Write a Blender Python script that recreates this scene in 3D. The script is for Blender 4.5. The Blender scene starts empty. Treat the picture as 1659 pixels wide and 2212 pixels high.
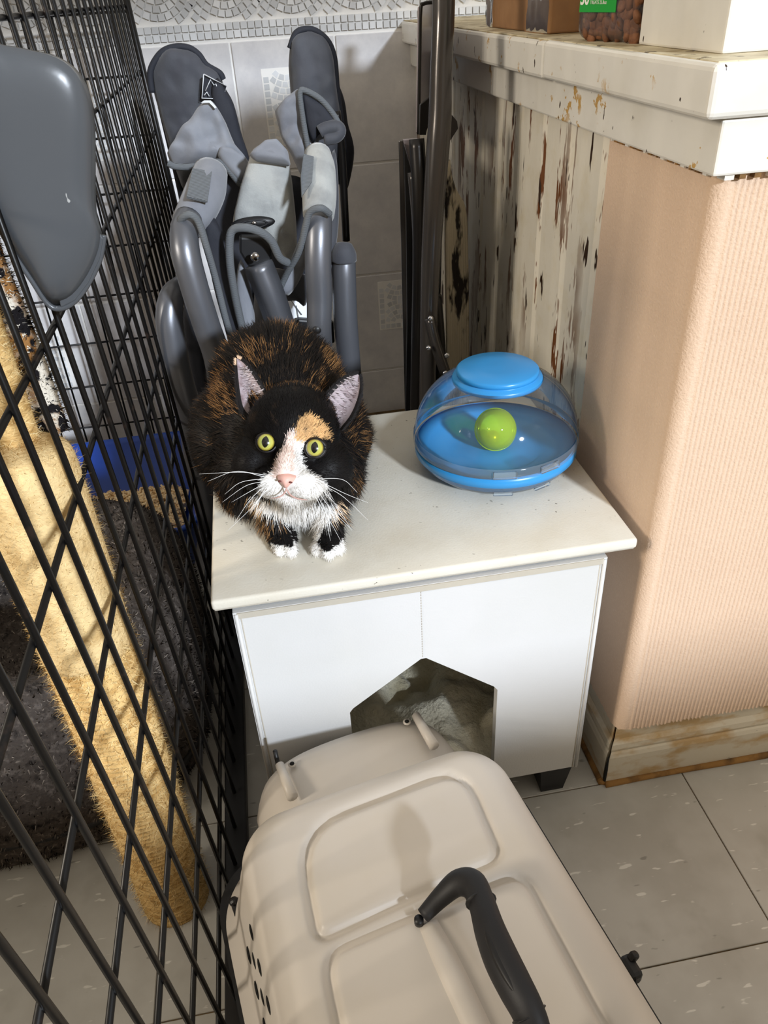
import bpy, bmesh, math, random
import numpy as np
from mathutils import Vector, Matrix, noise

random.seed(7); rng = np.random.default_rng(7)
SC = bpy.context.scene
COL = SC.collection

# ---------------------------------------------------------------- camera
CAM_H = 0.893
F_PX, CX, CY = 1659.67, 829.5, 1106.0
YAW, PITCH, ROLL = math.radians(-7.8545), math.radians(34.305), math.radians(-3.4312)
_f0 = np.array([-math.sin(YAW), math.cos(YAW), 0]); _r0 = np.array([math.cos(YAW), math.sin(YAW), 0]); _z = np.array([0, 0, 1.0])
C_W = _f0*math.cos(PITCH) - _z*math.sin(PITCH)
_up = _z*math.cos(PITCH) + _f0*math.sin(PITCH)
C_R = _r0*math.cos(ROLL) + _up*math.sin(ROLL)
C_U = _up*math.cos(ROLL) - _r0*math.sin(ROLL)
C_O = np.array([0, 0, CAM_H])
cam_d = bpy.data.cameras.new('camera'); cam = bpy.data.objects.new('camera', cam_d); COL.objects.link(cam)
cam.matrix_world = Matrix(((C_R[0], C_U[0], -C_W[0], C_O[0]), (C_R[1], C_U[1], -C_W[1], C_O[1]), (C_R[2], C_U[2], -C_W[2], C_O[2]), (0, 0, 0, 1)))
cam_d.sensor_width = 36; cam_d.lens = F_PX/2212*36; cam_d.clip_start = .01
SC.camera = cam

# ---------------------------------------------------------------- world, sun, exposure
wd = bpy.data.worlds.new('world'); SC.world = wd; wd.use_nodes = True
bg = wd.node_tree.nodes['Background']
bg.inputs[0].default_value = (1.0, .92, .80, 1); bg.inputs[1].default_value = .60
SUN_AZ, SUN_EL = math.radians(21), math.radians(21)
sd = bpy.data.lights.new('sun', 'SUN'); sun = bpy.data.objects.new('sun', sd); COL.objects.link(sun)
sd.energy = 4.5; sd.angle = math.radians(4.5); sd.color = (.82, .90, 1.0)
_sdir = Vector((-math.sin(SUN_AZ)*math.cos(SUN_EL), math.cos(SUN_AZ)*math.cos(SUN_EL), -math.sin(SUN_EL)))
sun.rotation_euler = _sdir.to_track_quat('-Z', 'Y').to_euler(); sun.location = (1.5, -3, 2.5)
ld = bpy.data.lights.new('side_window_light', 'AREA'); lo_ = bpy.data.objects.new('side_window_light', ld); COL.objects.link(lo_)
ld.shape = 'RECTANGLE'; ld.size = .55; ld.size_y = .8; ld.energy = 88; ld.color = (1.0, .89, .74)
lo_.location = (-3.2, -.45, 2.0); lo_.rotation_euler = (Vector((.15, .75, .3))-Vector(lo_.location)).to_track_quat('-Z', 'Y').to_euler()
vs = SC.view_settings
vs.view_transform = 'Standard'; vs.look = 'None'; vs.gamma = 1; vs.use_curve_mapping = False; vs.exposure = 0.0

# ---------------------------------------------------------------- where things stand (measured from the photograph)
def _ray(px, py): return C_W + C_R*(px-CX)/F_PX - C_U*(py-CY)/F_PX
def P(px, py, Y): d = _ray(px, py); return C_O + d*(Y/d[1])            # point at depth Y into the room
def Q(px, py, z): d = _ray(px, py); return C_O + d*((z-CAM_H)/d[2])    # point at height z
def PL(lst, Y): return [P(a, b, Y) for a, b in lst]
def W(px, py, D): return C_O + _ray(px, py)*D                          # point at distance D
def lin(r, g, b):
    f = lambda c: (c/255/12.92) if c <= 10 else ((c/255+.055)/1.055)**2.4
    return (f(r), f(g), f(b))

# ---------------------------------------------------------------- materials
class NT:
    def __init__(s, m): s.t = m.node_tree; s.n = s.t.nodes
    def new(s, k, **kw):
        n = s.n.new(k)
        for a, v in kw.items():
            if a.startswith('i_'): n.inputs[a[2:]].default_value = v
            else: setattr(n, a, v)
        return n
    def link(s, a, b): s.t.links.new(a, b)
def _coords(T, stretch):
    g = T.new('ShaderNodeNewGeometry'); m = T.new('ShaderNodeMapping'); T.link(g.outputs['Position'], m.inputs['Vector'])
    m.inputs['Scale'].default_value = stretch
    return m.outputs[0]
def _tex(T, L):
    co = _coords(T, L.get('st', (1, 1, 1)))
    k = L.get('kind', 'noise')
    if k == 'noise':
        n = T.new('ShaderNodeTexNoise'); n.inputs['Scale'].default_value = L['sc']; n.inputs['Detail'].default_value = L.get('de', 4)
        n.inputs['Roughness'].default_value = L.get('ro', .55); n.inputs['Distortion'].default_value = L.get('di', 0); T.link(co, n.inputs['Vector']); return n.outputs['Fac']
    if k == 'voronoi':
        n = T.new('ShaderNodeTexVoronoi'); n.inputs['Scale'].default_value = L['sc']; T.link(co, n.inputs['Vector']); return n.outputs['Distance']
    n = T.new('ShaderNodeTexWave'); n.inputs['Scale'].default_value = L['sc']; n.bands_direction = L.get('ax', 'X'); n.inputs['Distortion'].default_value = L.get('di', 0)
    T.link(co, n.inputs['Vector']); return n.outputs['Fac']
def M(name, base, rough=.5, metal=0., layers=(), bumps=(), spec=.5, attr=None, rand=0., coat=0., sheen=0., trans=0., ior=1.45, sub=0., alpha=1.):
    m = bpy.data.materials.new(name); m.use_nodes = True; T = NT(m)
    b = T.n['Principled BSDF']
    b.inputs['Roughness'].default_value = rough; b.inputs['Metallic'].default_value = metal
    b.inputs['Specular IOR Level'].default_value = spec; b.inputs['Coat Weight'].default_value = coat; b.inputs['Coat Roughness'].default_value = .06
    b.inputs['Sheen Weight'].default_value = sheen; b.inputs['Transmission Weight'].default_value = trans; b.inputs['IOR'].default_value = ior
    b.inputs['Alpha'].default_value = alpha
    if sub: b.inputs['Subsurface Weight'].default_value = sub; b.inputs['Subsurface Radius'].default_value = (.01, .006, .004)
    if attr:
        a = T.new('ShaderNodeAttribute', attribute_name=attr); cur = a.outputs['Color']
    else:
        r = T.new('ShaderNodeRGB'); r.outputs[0].default_value = (*base, 1); cur = r.outputs[0]
    for L in layers:
        f = _tex(T, L); mr = T.new('ShaderNodeMapRange'); mr.inputs['From Min'].default_value = L['lo']; mr.inputs['From Max'].default_value = L['hi']
        mr.inputs['To Max'].default_value = L.get('am', 1.0); T.link(f, mr.inputs['Value']); fac = mr.outputs[0]
        if 'mask' in L:
            f2 = _tex(T, L['mask']); m2 = T.new('ShaderNodeMapRange'); m2.inputs['From Min'].default_value = L['mask']['lo']; m2.inputs['From Max'].default_value = L['mask']['hi']
            T.link(f2, m2.inputs['Value']); mm = T.new('ShaderNodeMath', operation='MULTIPLY'); T.link(fac, mm.inputs[0]); T.link(m2.outputs[0], mm.inputs[1]); fac = mm.outputs[0]
        mx = T.new('ShaderNodeMix', data_type='RGBA'); T.link(fac, mx.inputs['Factor']); T.link(cur, mx.inputs['A']); mx.inputs['B'].default_value = (*L['col'], 1); cur = mx.outputs['Result']
    if rand:
        oi = T.new('ShaderNodeObjectInfo'); mr = T.new('ShaderNodeMapRange'); mr.inputs['To Min'].default_value = 1-rand; mr.inputs['To Max'].default_value = 1+rand; T.link(oi.outputs['Random'], mr.inputs['Value'])
        vm = T.new('ShaderNodeVectorMath', operation='SCALE'); T.link(cur, vm.inputs[0]); T.link(mr.outputs[0], vm.inputs['Scale']); cur = vm.outputs[0]
    T.link(cur, b.inputs['Base Color'])
    prev = None
    for B in bumps:
        f = _tex(T, B); bn = T.new('ShaderNodeBump'); bn.inputs['Strength'].default_value = B.get('s', .3); bn.inputs['Distance'].default_value = B.get('d', .001); T.link(f, bn.inputs['Height'])
        if prev: T.link(prev, bn.inputs['Normal'])
        prev = bn.outputs[0]
    if prev: T.link(prev, b.inputs['Normal'])
    return m
def clear_plastic(name, tint=(1, 1, 1), refl=.9, dens=0.0):
    m = bpy.data.materials.new(name); m.use_nodes = True; T = NT(m); T.n.remove(T.n['Principled BSDF']); out = T.n['Material Output']
    tr = T.new('ShaderNodeBsdfTransparent'); tr.inputs[0].default_value = (*tint, 1)
    gl = T.new('ShaderNodeBsdfGlossy'); gl.inputs['Roughness'].default_value = .06
    df = T.new('ShaderNodeBsdfDiffuse'); df.inputs[0].default_value = (.8, .86, .92, 1)
    m1 = T.new('ShaderNodeMixShader'); m1.inputs[0].default_value = dens; T.link(tr.outputs[0], m1.inputs[1]); T.link(df.outputs[0], m1.inputs[2])
    fr = T.new('ShaderNodeFresnel'); fr.inputs['IOR'].default_value = 1.35
    mu = T.new('ShaderNodeMath', operation='MULTIPLY'); mu.inputs[1].default_value = refl; T.link(fr.outputs[0], mu.inputs[0])
    mx = T.new('ShaderNodeMixShader'); T.link(mu.outputs[0], mx.inputs[0]); T.link(m1.outputs[0], mx.inputs[1]); T.link(gl.outputs[0], mx.inputs[2]); T.link(mx.outputs[0], out.inputs[0])
    return m

MT = {}
MT['floor_tile'] = M('floor_tile', lin(192, 190, 183), .38, rand=.05, layers=[
    dict(sc=9, col=lin(178, 175, 167), lo=.42, hi=.62), dict(sc=70, st=(.45, 1.6, 1), col=lin(228, 226, 218), lo=.665, hi=.70, de=2, am=.85), dict(sc=52, st=(.6, 1.5, 1), col=lin(120, 117, 110), lo=.70, hi=.74, de=2, am=.6),
    dict(sc=14, col=lin(140, 135, 122), lo=.6, hi=.8, am=.4)], bumps=[dict(sc=40, s=.08, d=.002)])
MT['seam'] = M('floor_seam', lin(112, 88, 52), .9, layers=[dict(sc=60, col=lin(70, 58, 40), lo=.4, hi=.7)])
MT['wall_tile'] = M('wall_tile', lin(226, 224, 224), .22, rand=.025, layers=[dict(sc=16, de=6, ro=.65, col=lin(202, 201, 204), lo=.35, hi=.7), dict(sc=90, col=lin(210, 209, 210), lo=.55, hi=.75, am=.6)], bumps=[dict(sc=60, s=.04)])
MT['grout'] = M('grout', lin(242, 240, 236), .85)
MT['mosaic'] = M('mosaic', (1, 1, 1), .3, attr='Col')
MT['paint'] = M('cream_chipped_paint', lin(220, 214, 200), .42, layers=[
    dict(sc=30, col=lin(205, 193, 165), lo=.5, hi=.75, am=.6),
    dict(sc=26, st=(1, 1, .16), de=5, ro=.7, col=lin(104, 62, 30), lo=.555, hi=.572, mask=dict(sc=5, st=(1, 1, .6), lo=.36, hi=.50)),
    dict(sc=60, st=(1, 1, .2), de=3, col=lin(52, 34, 20), lo=.645, hi=.66)], bumps=[dict(sc=26, st=(1, 1, .16), de=5, ro=.7, s=.5, d=.002)])
MT['sill_paint'] = M('sill_paint', lin(224, 221, 213), .35, layers=[
    dict(sc=12, col=lin(206, 201, 188), lo=.5, hi=.75, am=.5),
    dict(sc=30, de=5, ro=.65, col=lin(190, 152, 88), lo=.60, hi=.612, mask=dict(sc=9, lo=.50, hi=.55)),
    dict(sc=75, st=(1, 1, .5), de=3, col=lin(60, 44, 32), lo=.685, hi=.695)], bumps=[dict(sc=30, de=5, s=.25, d=.002), dict(sc=90, st=(.2, .2, 1), s=.12, d=.001)])
MT['worn_ledge'] = M('worn_ledge', lin(206, 194, 164), .6, layers=[dict(sc=22, de=5, col=lin(150, 132, 96), lo=.45, hi=.65), dict(sc=50, col=lin(88, 74, 52), lo=.62, hi=.66)], bumps=[dict(sc=40, s=.3, d=.002)])
MT['base_paint'] = M('skirting_paint', lin(208, 200, 182), .5, layers=[dict(sc=16, st=(1, 1, 2), de=5, col=lin(178, 142, 84), lo=.52, hi=.66, am=.8), dict(sc=40, col=lin(70, 50, 30), lo=.7, hi=.73)], bumps=[dict(sc=30, s=.3, d=.002)])
MT['stain'] = M('brown_sealant', lin(150, 110, 58), .8, layers=[dict(sc=40, col=lin(90, 64, 34), lo=.45, hi=.7)], bumps=[dict(sc=60, s=.6, d=.003)])
MT['carpet'] = M('ribbed_carpet', lin(218, 190, 164), .95, layers=[dict(sc=6, col=lin(210, 180, 154), lo=.4, hi=.7, am=.6), dict(sc=300, col=lin(226, 200, 176), lo=.5, hi=.7, am=.5)], bumps=[dict(sc=420, s=.6, d=.0015), dict(sc=60, s=.25, d=.002)], sheen=.2)
MT['leather'] = M('white_faux_leather', lin(208, 208, 208), .36, layers=[dict(sc=5, col=lin(203, 203, 201), lo=.4, hi=.7)], bumps=[dict(sc=420, kind='voronoi', s=.10, d=.0008), dict(sc=14, s=.12, d=.004)])
MT['leather_top'] = M('cream_faux_leather', lin(220, 216, 204), .36, layers=[dict(sc=10, col=lin(211, 204, 188), lo=.45, hi=.7), dict(sc=150, col=lin(90, 84, 72), lo=.71, hi=.735, de=2, mask=dict(sc=9, lo=.42, hi=.6))], bumps=[dict(sc=420, kind='voronoi', s=.12, d=.0008)])
MT['piping'] = M('grey_piping', lin(214, 207, 192), .7, bumps=[dict(sc=900, kind='wave', ax='X', s=.6, d=.001)])
MT['stitch'] = M('stitching', lin(188, 184, 176), .8)
MT['black'] = M('black_plastic', lin(22, 22, 24), .45, bumps=[dict(sc=500, s=.06, d=.0006)])
MT['black_soft'] = M('black_grip', lin(25, 25, 28), .55, bumps=[dict(sc=700, s=.15, d=.0005)])
MT['dark'] = M('dark_hole', lin(20, 19, 18), .9)
MT['fleece'] = M('fleece', lin(232, 226, 204), .95, layers=[dict(sc=14, col=lin(200, 190, 160), lo=.45, hi=.7)], bumps=[dict(sc=160, s=.9, d=.004), dict(sc=40, s=.6, d=.006)], sheen=.4)
MT['carrier'] = M('carrier_plastic', lin(203, 196, 187), .38, layers=[dict(sc=12, col=lin(200, 191, 176), lo=.5, hi=.75, am=.5)], bumps=[dict(sc=700, s=.05, d=.0006)])
MT['wire'] = M('black_wire', lin(11, 10, 10), .36, spec=.35, layers=[dict(sc=60, col=lin(34, 26, 22), lo=.62, hi=.72)])
MT['blue'] = M('blue_litter_plastic', lin(20, 66, 160), .35, bumps=[dict(sc=60, s=.05)])
MT['pellet'] = M('wood_pellets', lin(246, 222, 176), .9, rand=0, layers=[dict(sc=120, col=lin(214, 174, 120), lo=.45, hi=.65)])
MT['bed'] = M('dark_plush', lin(72, 66, 62), 1., spec=.1, layers=[dict(sc=120, col=lin(104, 97, 92), lo=.52, hi=.72, de=5), dict(sc=50, col=lin(24, 22, 22), lo=.55, hi=.7)], bumps=[dict(sc=110, s=.9, d=.004), dict(sc=30, s=.5, d=.006)])
MT['bed_cord'] = M('black_cord', lin(26, 25, 26), .7)
MT['sisal'] = M('sisal', lin(222, 188, 128), .95, spec=.15, layers=[dict(sc=45, st=(1, 1, 3), col=lin(188, 150, 92), lo=.45, hi=.65), dict(sc=18, col=lin(160, 128, 84), lo=.62, hi=.75)], bumps=[dict(sc=300, st=(.4, .4, 1.6), s=.8, d=.003)])
MT['plush'] = M('beige_plush', lin(226, 198, 146), 1., spec=.1, layers=[dict(sc=40, col=lin(196, 164, 112), lo=.45, hi=.68), dict(sc=12, col=lin(172, 150, 116), lo=.6, hi=.75, am=.7)], bumps=[dict(sc=260, s=.7, d=.003)])
MT['fibre'] = M('fibre', (1, 1, 1), .8, spec=.2, attr='Col')
MT['leopard'] = M('animal_print_plush', lin(214, 206, 192), 1., spec=.1, layers=[dict(sc=34, col=lin(150, 108, 64), lo=.5, hi=.6), dict(sc=48, de=2, col=lin(26, 24, 26), lo=.52, hi=.56)], bumps=[dict(sc=260, s=.7, d=.003)])
MT['brown'] = M('brown_plush', lin(140, 92, 48), 1., spec=.1, layers=[dict(sc=50, col=lin(88, 54, 28), lo=.45, hi=.65)], bumps=[dict(sc=260, s=.7, d=.003)])
MT['grey_tube'] = M('grey_metal_tube', lin(104, 106, 112), .36, metal=.55, bumps=[dict(sc=800, s=.1, d=.0004)])
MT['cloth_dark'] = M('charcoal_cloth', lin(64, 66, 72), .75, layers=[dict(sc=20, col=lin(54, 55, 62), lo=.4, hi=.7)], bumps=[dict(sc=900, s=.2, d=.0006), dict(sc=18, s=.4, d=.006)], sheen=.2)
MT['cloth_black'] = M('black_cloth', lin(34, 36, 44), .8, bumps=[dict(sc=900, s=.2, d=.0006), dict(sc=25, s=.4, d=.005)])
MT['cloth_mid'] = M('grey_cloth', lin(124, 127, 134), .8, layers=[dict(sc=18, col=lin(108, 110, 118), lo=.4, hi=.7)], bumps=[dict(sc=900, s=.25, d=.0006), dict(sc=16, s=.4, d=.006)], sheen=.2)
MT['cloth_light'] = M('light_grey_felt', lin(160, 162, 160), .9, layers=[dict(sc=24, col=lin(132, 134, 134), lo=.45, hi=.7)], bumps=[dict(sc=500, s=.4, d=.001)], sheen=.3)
MT['webbing'] = M('grey_webbing', lin(98, 102, 106), .8, bumps=[dict(sc=260, kind='wave', ax='Z', s=.6, d=.001)])
MT['white_print'] = M('white_print', lin(205, 208, 212), .6)
MT['paper'] = M('paper_tag', lin(236, 240, 246), .5)
MT['steel'] = M('grey_enamel_steel', lin(78, 75, 74), .2, metal=.5, bumps=[dict(sc=30, s=.05)])
MT['steel_dark'] = M('dark_enamel_steel', lin(40, 38, 37), .3, metal=.5)
MT['plate'] = M('chair_panel', lin(150, 142, 146), .25, metal=.3)
MT['chrome'] = M('chrome', lin(190, 190, 194), .15, metal=1)
MT['straw'] = M('woven_mat', lin(204, 192, 168), .9, layers=[dict(sc=44, st=(1, 1, .3), col=lin(44, 38, 34), lo=.52, hi=.60), dict(sc=16, col=lin(200, 164, 84), lo=.68, hi=.72)], bumps=[dict(sc=200, st=(1, 1, .2), s=.8, d=.003)])
MT['pan'] = M('dark_grey_plastic', lin(78, 81, 85), .3, layers=[dict(sc=180, st=(1, 1, .4), col=lin(160, 162, 162), lo=.74, hi=.76, de=2)], bumps=[dict(sc=40, s=.05, d=.002)])
MT['card'] = M('cardboard', lin(150, 112, 76), .8, layers=[dict(sc=14, col=lin(122, 88, 58), lo=.45, hi=.7), dict(sc=60, st=(1, 1, .1), col=lin(150, 108, 66), lo=.5, hi=.7, am=.5)], bumps=[dict(sc=120, st=(1, 1, .1), s=.15)])
MT['tape'] = clear_plastic('packing_tape', (.9, .87, .8), 1.6, .08)
MT['ink'] = M('dark_ink', lin(40, 34, 30), .7)
MT['jar'] = clear_plastic('jar_plastic', (.93, .9, .88), .8, .04)
MT['label_green'] = M('green_label', lin(34, 158, 58), .35)
MT['label_red'] = M('red_ink', lin(190, 60, 60), .5)
MT['label_white'] = M('white_ink', lin(240, 240, 230), .5)
MT['almond'] = M('nut_brown', lin(128, 84, 54), .7, rand=.25, layers=[dict(sc=160, col=lin(96, 60, 38), lo=.4, hi=.7)], bumps=[dict(sc=400, s=.4, d=.001)])
MT['toy_blue'] = M('toy_blue', lin(52, 144, 208), .3, bumps=[dict(sc=60, s=.03)])
MT['toy_clear'] = clear_plastic('toy_clear', (.97, .98, .99), .8, .03)
MT['toy_rim'] = clear_plastic('toy_rim', (.90, .95, .98), 1.0, .10)
MT['ball'] = clear_plastic('green_clear_ball', (.80, .96, .22), .8, .42); [setattr(n.inputs[0], 'default_value', (*lin(206, 238, 60), 1)) for n in MT['ball'].node_tree.nodes if n.type == 'BSDF_DIFFUSE']
MT['bell'] = M('bell', lin(190, 170, 110), .3, metal=.8)
MT['fur'] = M('fur', (1, 1, 1), .55, spec=.25, attr='Col')
MT['skin'] = M('cat_coat', (1, 1, 1), .8, spec=.15, attr='Col')
MT['nose'] = M('pink_nose', lin(232, 184, 170), .5, sub=.2)
MT['whisker'] = M('whisker', lin(245, 245, 245), .4)

# ---------------------------------------------------------------- mesh helpers
def tag(o, label=None, cat=None, group=None, kind=None):
    if label: o['label'] = label
    if cat: o['category'] = cat
    if group: o['group'] = group
    if kind: o['kind'] = kind
    return o
def thing(name, label, cat, loc=(0, 0, 0), group=None):
    o = bpy.data.objects.new(name, None); COL.objects.link(o); o.location = loc; o.empty_display_size = .05
    return tag(o, label, cat, group)
def adopt(o, parent):
    if parent is not None: o.parent = parent; o.matrix_parent_inverse = parent_world(parent).inverted()
def parent_world(o):
    m = Matrix.LocRotScale(o.location, o.rotation_euler, o.scale)
    return m if o.parent is None else parent_world(o.parent) @ o.matrix_parent_inverse @ m
def link(name, me, mat, parent=None, loc=None):
    o = bpy.data.objects.new(name, me); COL.objects.link(o)
    if mat is not None and len(me.materials) == 0: me.materials.append(mat)
    if loc is not None: o.location = loc
    adopt(o, parent)
    return o
def mesh(name, v, f, mat, parent=None, smooth=False, loc=None):
    me = bpy.data.meshes.new(name); me.from_pydata([tuple(map(float, p)) for p in v], [], [tuple(map(int, q)) for q in f]); me.update()
    if smooth: me.polygons.foreach_set('use_smooth', [True]*len(me.polygons))
    return link(name, me, mat, parent, loc)
def bm_obj(name, bm, mat, parent=None, smooth=False, loc=None):
    me = bpy.data.meshes.new(name); bmesh.ops.recalc_face_normals(bm, faces=bm.faces); bm.to_mesh(me); bm.free()
    if smooth: me.polygons.foreach_set('use_smooth', [True]*len(me.polygons))
    return link(name, me, mat, parent, loc)
def add_box(bm, c, s, bevel=0., seg=2, rot=None):
    m = Matrix.Translation(c) @ (rot.to_4x4() if rot is not None else Matrix.Identity(4)) @ Matrix.Diagonal((*s, 1))
    r = bmesh.ops.create_cube(bm, size=1, matrix=m)
    if bevel:
        es = list({e for v in r['verts'] for e in v.link_edges})
        bmesh.ops.bevel(bm, geom=es, offset=bevel, segments=seg, affect='EDGES', profile=.5)
def box(name, x0, x1, y0, y1, z0, z1, mat, parent=None, bevel=0., seg=2, smooth=False):
    bm = bmesh.new(); add_box(bm, ((x0+x1)/2, (y0+y1)/2, (z0+z1)/2), (x1-x0, y1-y0, z1-z0), bevel, seg)
    return bm_obj(name, bm, mat, parent, smooth)
def catmull(pts, n):
    p = np.array(pts, float); m = len(p)
    if m == 2: t = np.linspace(0, 1, n)[:, None]; return p[0]*(1-t)+p[1]*t
    pp = np.vstack([2*p[0]-p[1], p, 2*p[-1]-p[-2]]); out = []
    for i in np.linspace(0, m-1, n):
        k = min(int(i), m-2); t = i-k; a, b, c, d = pp[k], pp[k+1], pp[k+2], pp[k+3]
        out.append(.5*((2*b)+(-a+c)*t+(2*a-5*b+4*c-d)*t*t+(-a+3*b-3*c+d)*t**3))
    return np.array(out)
def tube_geo(pts, rad, seg=12, n=None, flat=1., caps=True, ref=None):
    pts = np.array(pts, float); rad = np.array(rad, float) if np.ndim(rad) else np.full(len(pts), rad)
    if n: rr = catmull(np.c_[rad, rad, rad], n)[:, 0]; pts = catmull(pts, n); rad = rr
    N = len(pts); tan = np.gradient(pts, axis=0); tan /= np.linalg.norm(tan, axis=1)[:, None]+1e-12
    a = np.array(ref if ref is not None else (0, 0, 1.)); 
    if abs(tan[0]@a) > .9 and ref is None: a = np.array((1., 0, 0))
    v, f = [], []
    u = a-tan[0]*(a@tan[0]); u /= np.linalg.norm(u)
    for i in range(N):
        u = u-tan[i]*(u@tan[i]); u /= np.linalg.norm(u); w = np.cross(tan[i], u)
        for k in range(seg):
            t = 2*math.pi*k/seg; v.append(pts[i]+rad[i]*(math.cos(t)*u*flat+math.sin(t)*w))
    for i in range(N-1):
        for k in range(seg):
            k2 = (k+1) % seg; f.append((i*seg+k, i*seg+k2, (i+1)*seg+k2, (i+1)*seg+k))
    if caps: f.append(tuple(range(seg))[::-1]); f.append(tuple((N-1)*seg+k for k in range(seg)))
    return v, f
def tube(name, pts, rad, mat, parent=None, seg=12, n=None, flat=1., ref=None):
    v, f = tube_geo(pts, rad, seg, n, flat, True, ref); return mesh(name, v, f, mat, parent, True)
def lathe(name, prof, c, mat, parent=None, seg=48, cap=True, smooth=True):
    v, f = [], []
    for (r, z) in prof:
        for k in range(seg):
            t = 2*math.pi*k/seg; v.append((c[0]+r*math.cos(t), c[1]+r*math.sin(t), c[2]+z))
    for i in range(len(prof)-1):
        for k in range(seg):
            k2 = (k+1) % seg; f.append((i*seg+k, i*seg+k2, (i+1)*seg+k2, (i+1)*seg+k))
    if cap: f.append(tuple(range(seg))[::-1]); f.append(tuple((len(prof)-1)*seg+k for k in range(seg)))
    return mesh(name, v, f, mat, parent, smooth)
def ellipsoid(name, c, r, mat, parent=None, axes=None, sub=3):
    bm = bmesh.new(); bmesh.ops.create_icosphere(bm, subdivisions=sub, radius=1)
    A = np.array(axes) if axes is not None else np.eye(3)
    for v in bm.verts: q = np.array(v.co)*np.array(r); v.co = np.array(c)+q@A
    return bm_obj(name, bm, mat, parent, True)
def closed_sharp(pts, n):
    p = np.array(pts, float); c = np.vstack([p, p[:1]]); d = np.r_[0, np.cumsum(np.linalg.norm(np.diff(c, axis=0), axis=1))]
    t = np.linspace(0, d[-1], n, endpoint=False); q = np.stack([np.interp(t, d, c[:, k]) for k in range(3)], 1)
    return q*.6+(np.roll(q, 1, 0)+np.roll(q, -1, 0))*.2
def closed_curve(pts, n):
    p = np.array(pts, float); pp = np.vstack([p[-2:], p, p[:3]]); c = catmull(pp, (len(pp)-1)*12+1)
    c = c[24:24+len(p)*12+1]; d = np.r_[0, np.cumsum(np.linalg.norm(np.diff(c, axis=0), axis=1))]
    t = np.linspace(0, d[-1], n, endpoint=False); return np.stack([np.interp(t, d, c[:, k]) for k in range(c.shape[1])], 1)
def pillow(name, pts3, front, back, mat, parent=None, n=56, rings=9, power=2.2, wr=.0, wf=18., fd=(0, -.85, .5), sharp=False):
    """a stuffed or folded cloth piece: closed outline in space, bulging to front and back"""
    o = (closed_sharp if sharp else closed_curve)(pts3, n); c = o.mean(0); fd = np.array(fd)/np.linalg.norm(fd); v, f = [], []
    def ring(s, side):
        h = (max(0., 1-s**power))**.5
        for q in o:
            p = c+(q-c)*s; w = noise.noise(Vector(p*wf))*wr + noise.noise(Vector(p*wf*2.7+3))*wr*.5
            v.append(p+fd*(side[0]*(h*side[1]+w*min(1, h*2))))
    sv = [(i+1)/rings for i in range(rings)]
    v.append(c+fd*front); 
    for s in sv: ring(s, (1, front))
    for k in range(n): f.append((0, 1+k, 1+(k+1) % n))
    for i in range(rings-1):
        for k in range(n): k2 = (k+1) % n; a = 1+i*n; f.append((a+k, a+n+k, a+n+k2, a+k2))
    last = 1+(rings-1)*n
    st = len(v)
    for s in sv[::-1][1:]: ring(s, (-1, back))
    v.append(c-fd*back); e = len(v)-1
    prev = last
    for i in range(rings-1):
        cur = st+i*n
        for k in range(n): k2 = (k+1) % n; f.append((prev+k, cur+k, cur+k2, prev+k2))
        prev = cur
    for k in range(n): f.append((prev+k, e, prev+(k+1) % n))
    return mesh(name, v, f, mat, parent, True)
def slab(name, pts3, thick, mat, parent=None, bevel=0., smooth=False):
    """flat outline given real thickness along its normal"""
    p = np.array(pts3, float); nrm = np.cross(p[1]-p[0], p[2]-p[0]); nrm /= np.linalg.norm(nrm); n = len(p)
    bm = bmesh.new(); a = [bm.verts.new(q) for q in p]; b = [bm.verts.new(q+nrm*thick) for q in p]
    bm.faces.new(a[::-1]); bm.faces.new(b)
    for k in range(n): bm.faces.new((a[k], a[(k+1) % n], b[(k+1) % n], b[k]))
    if bevel: bmesh.ops.bevel(bm, geom=list(bm.edges), offset=bevel, segments=2, affect='EDGES', profile=.5)
    return bm_obj(name, bm, mat, parent, smooth)
def set_col(me, cols):
    a = me.color_attributes.new('Col', 'FLOAT_COLOR', 'POINT'); c = np.ones((len(me.vertices), 4), np.float32); c[:, :3] = cols; a.data.foreach_set('color', c.ravel())
def surf_sample(me, n, weight=None):
    me.calc_loop_triangles(); nv = len(me.vertices); co = np.empty(nv*3); me.vertices.foreach_get('co', co); co = co.reshape(-1, 3)
    no = np.empty(nv*3); me.vertices.foreach_get('normal', no); no = no.reshape(-1, 3)
    tr = np.empty(len(me.loop_triangles)*3, int); me.loop_triangles.foreach_get('vertices', tr); tr = tr.reshape(-1, 3)
    A = np.linalg.norm(np.cross(co[tr[:, 1]]-co[tr[:, 0]], co[tr[:, 2]]-co[tr[:, 0]]), axis=1)
    if weight is not None: A = A*weight(co[tr].mean(1))
    i = rng.choice(len(tr), n, p=A/A.sum()); a = rng.random(n); b = rng.random(n); m = a+b > 1; a[m] = 1-a[m]; b[m] = 1-b[m]
    t = tr[i]; w = np.stack([1-a-b, a, b], 1)[:, :, None]
    p = (co[t]*w).sum(1); q = (no[t]*w).sum(1); q /= np.linalg.norm(q, axis=1)[:, None]+1e-9
    return p, q
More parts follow.
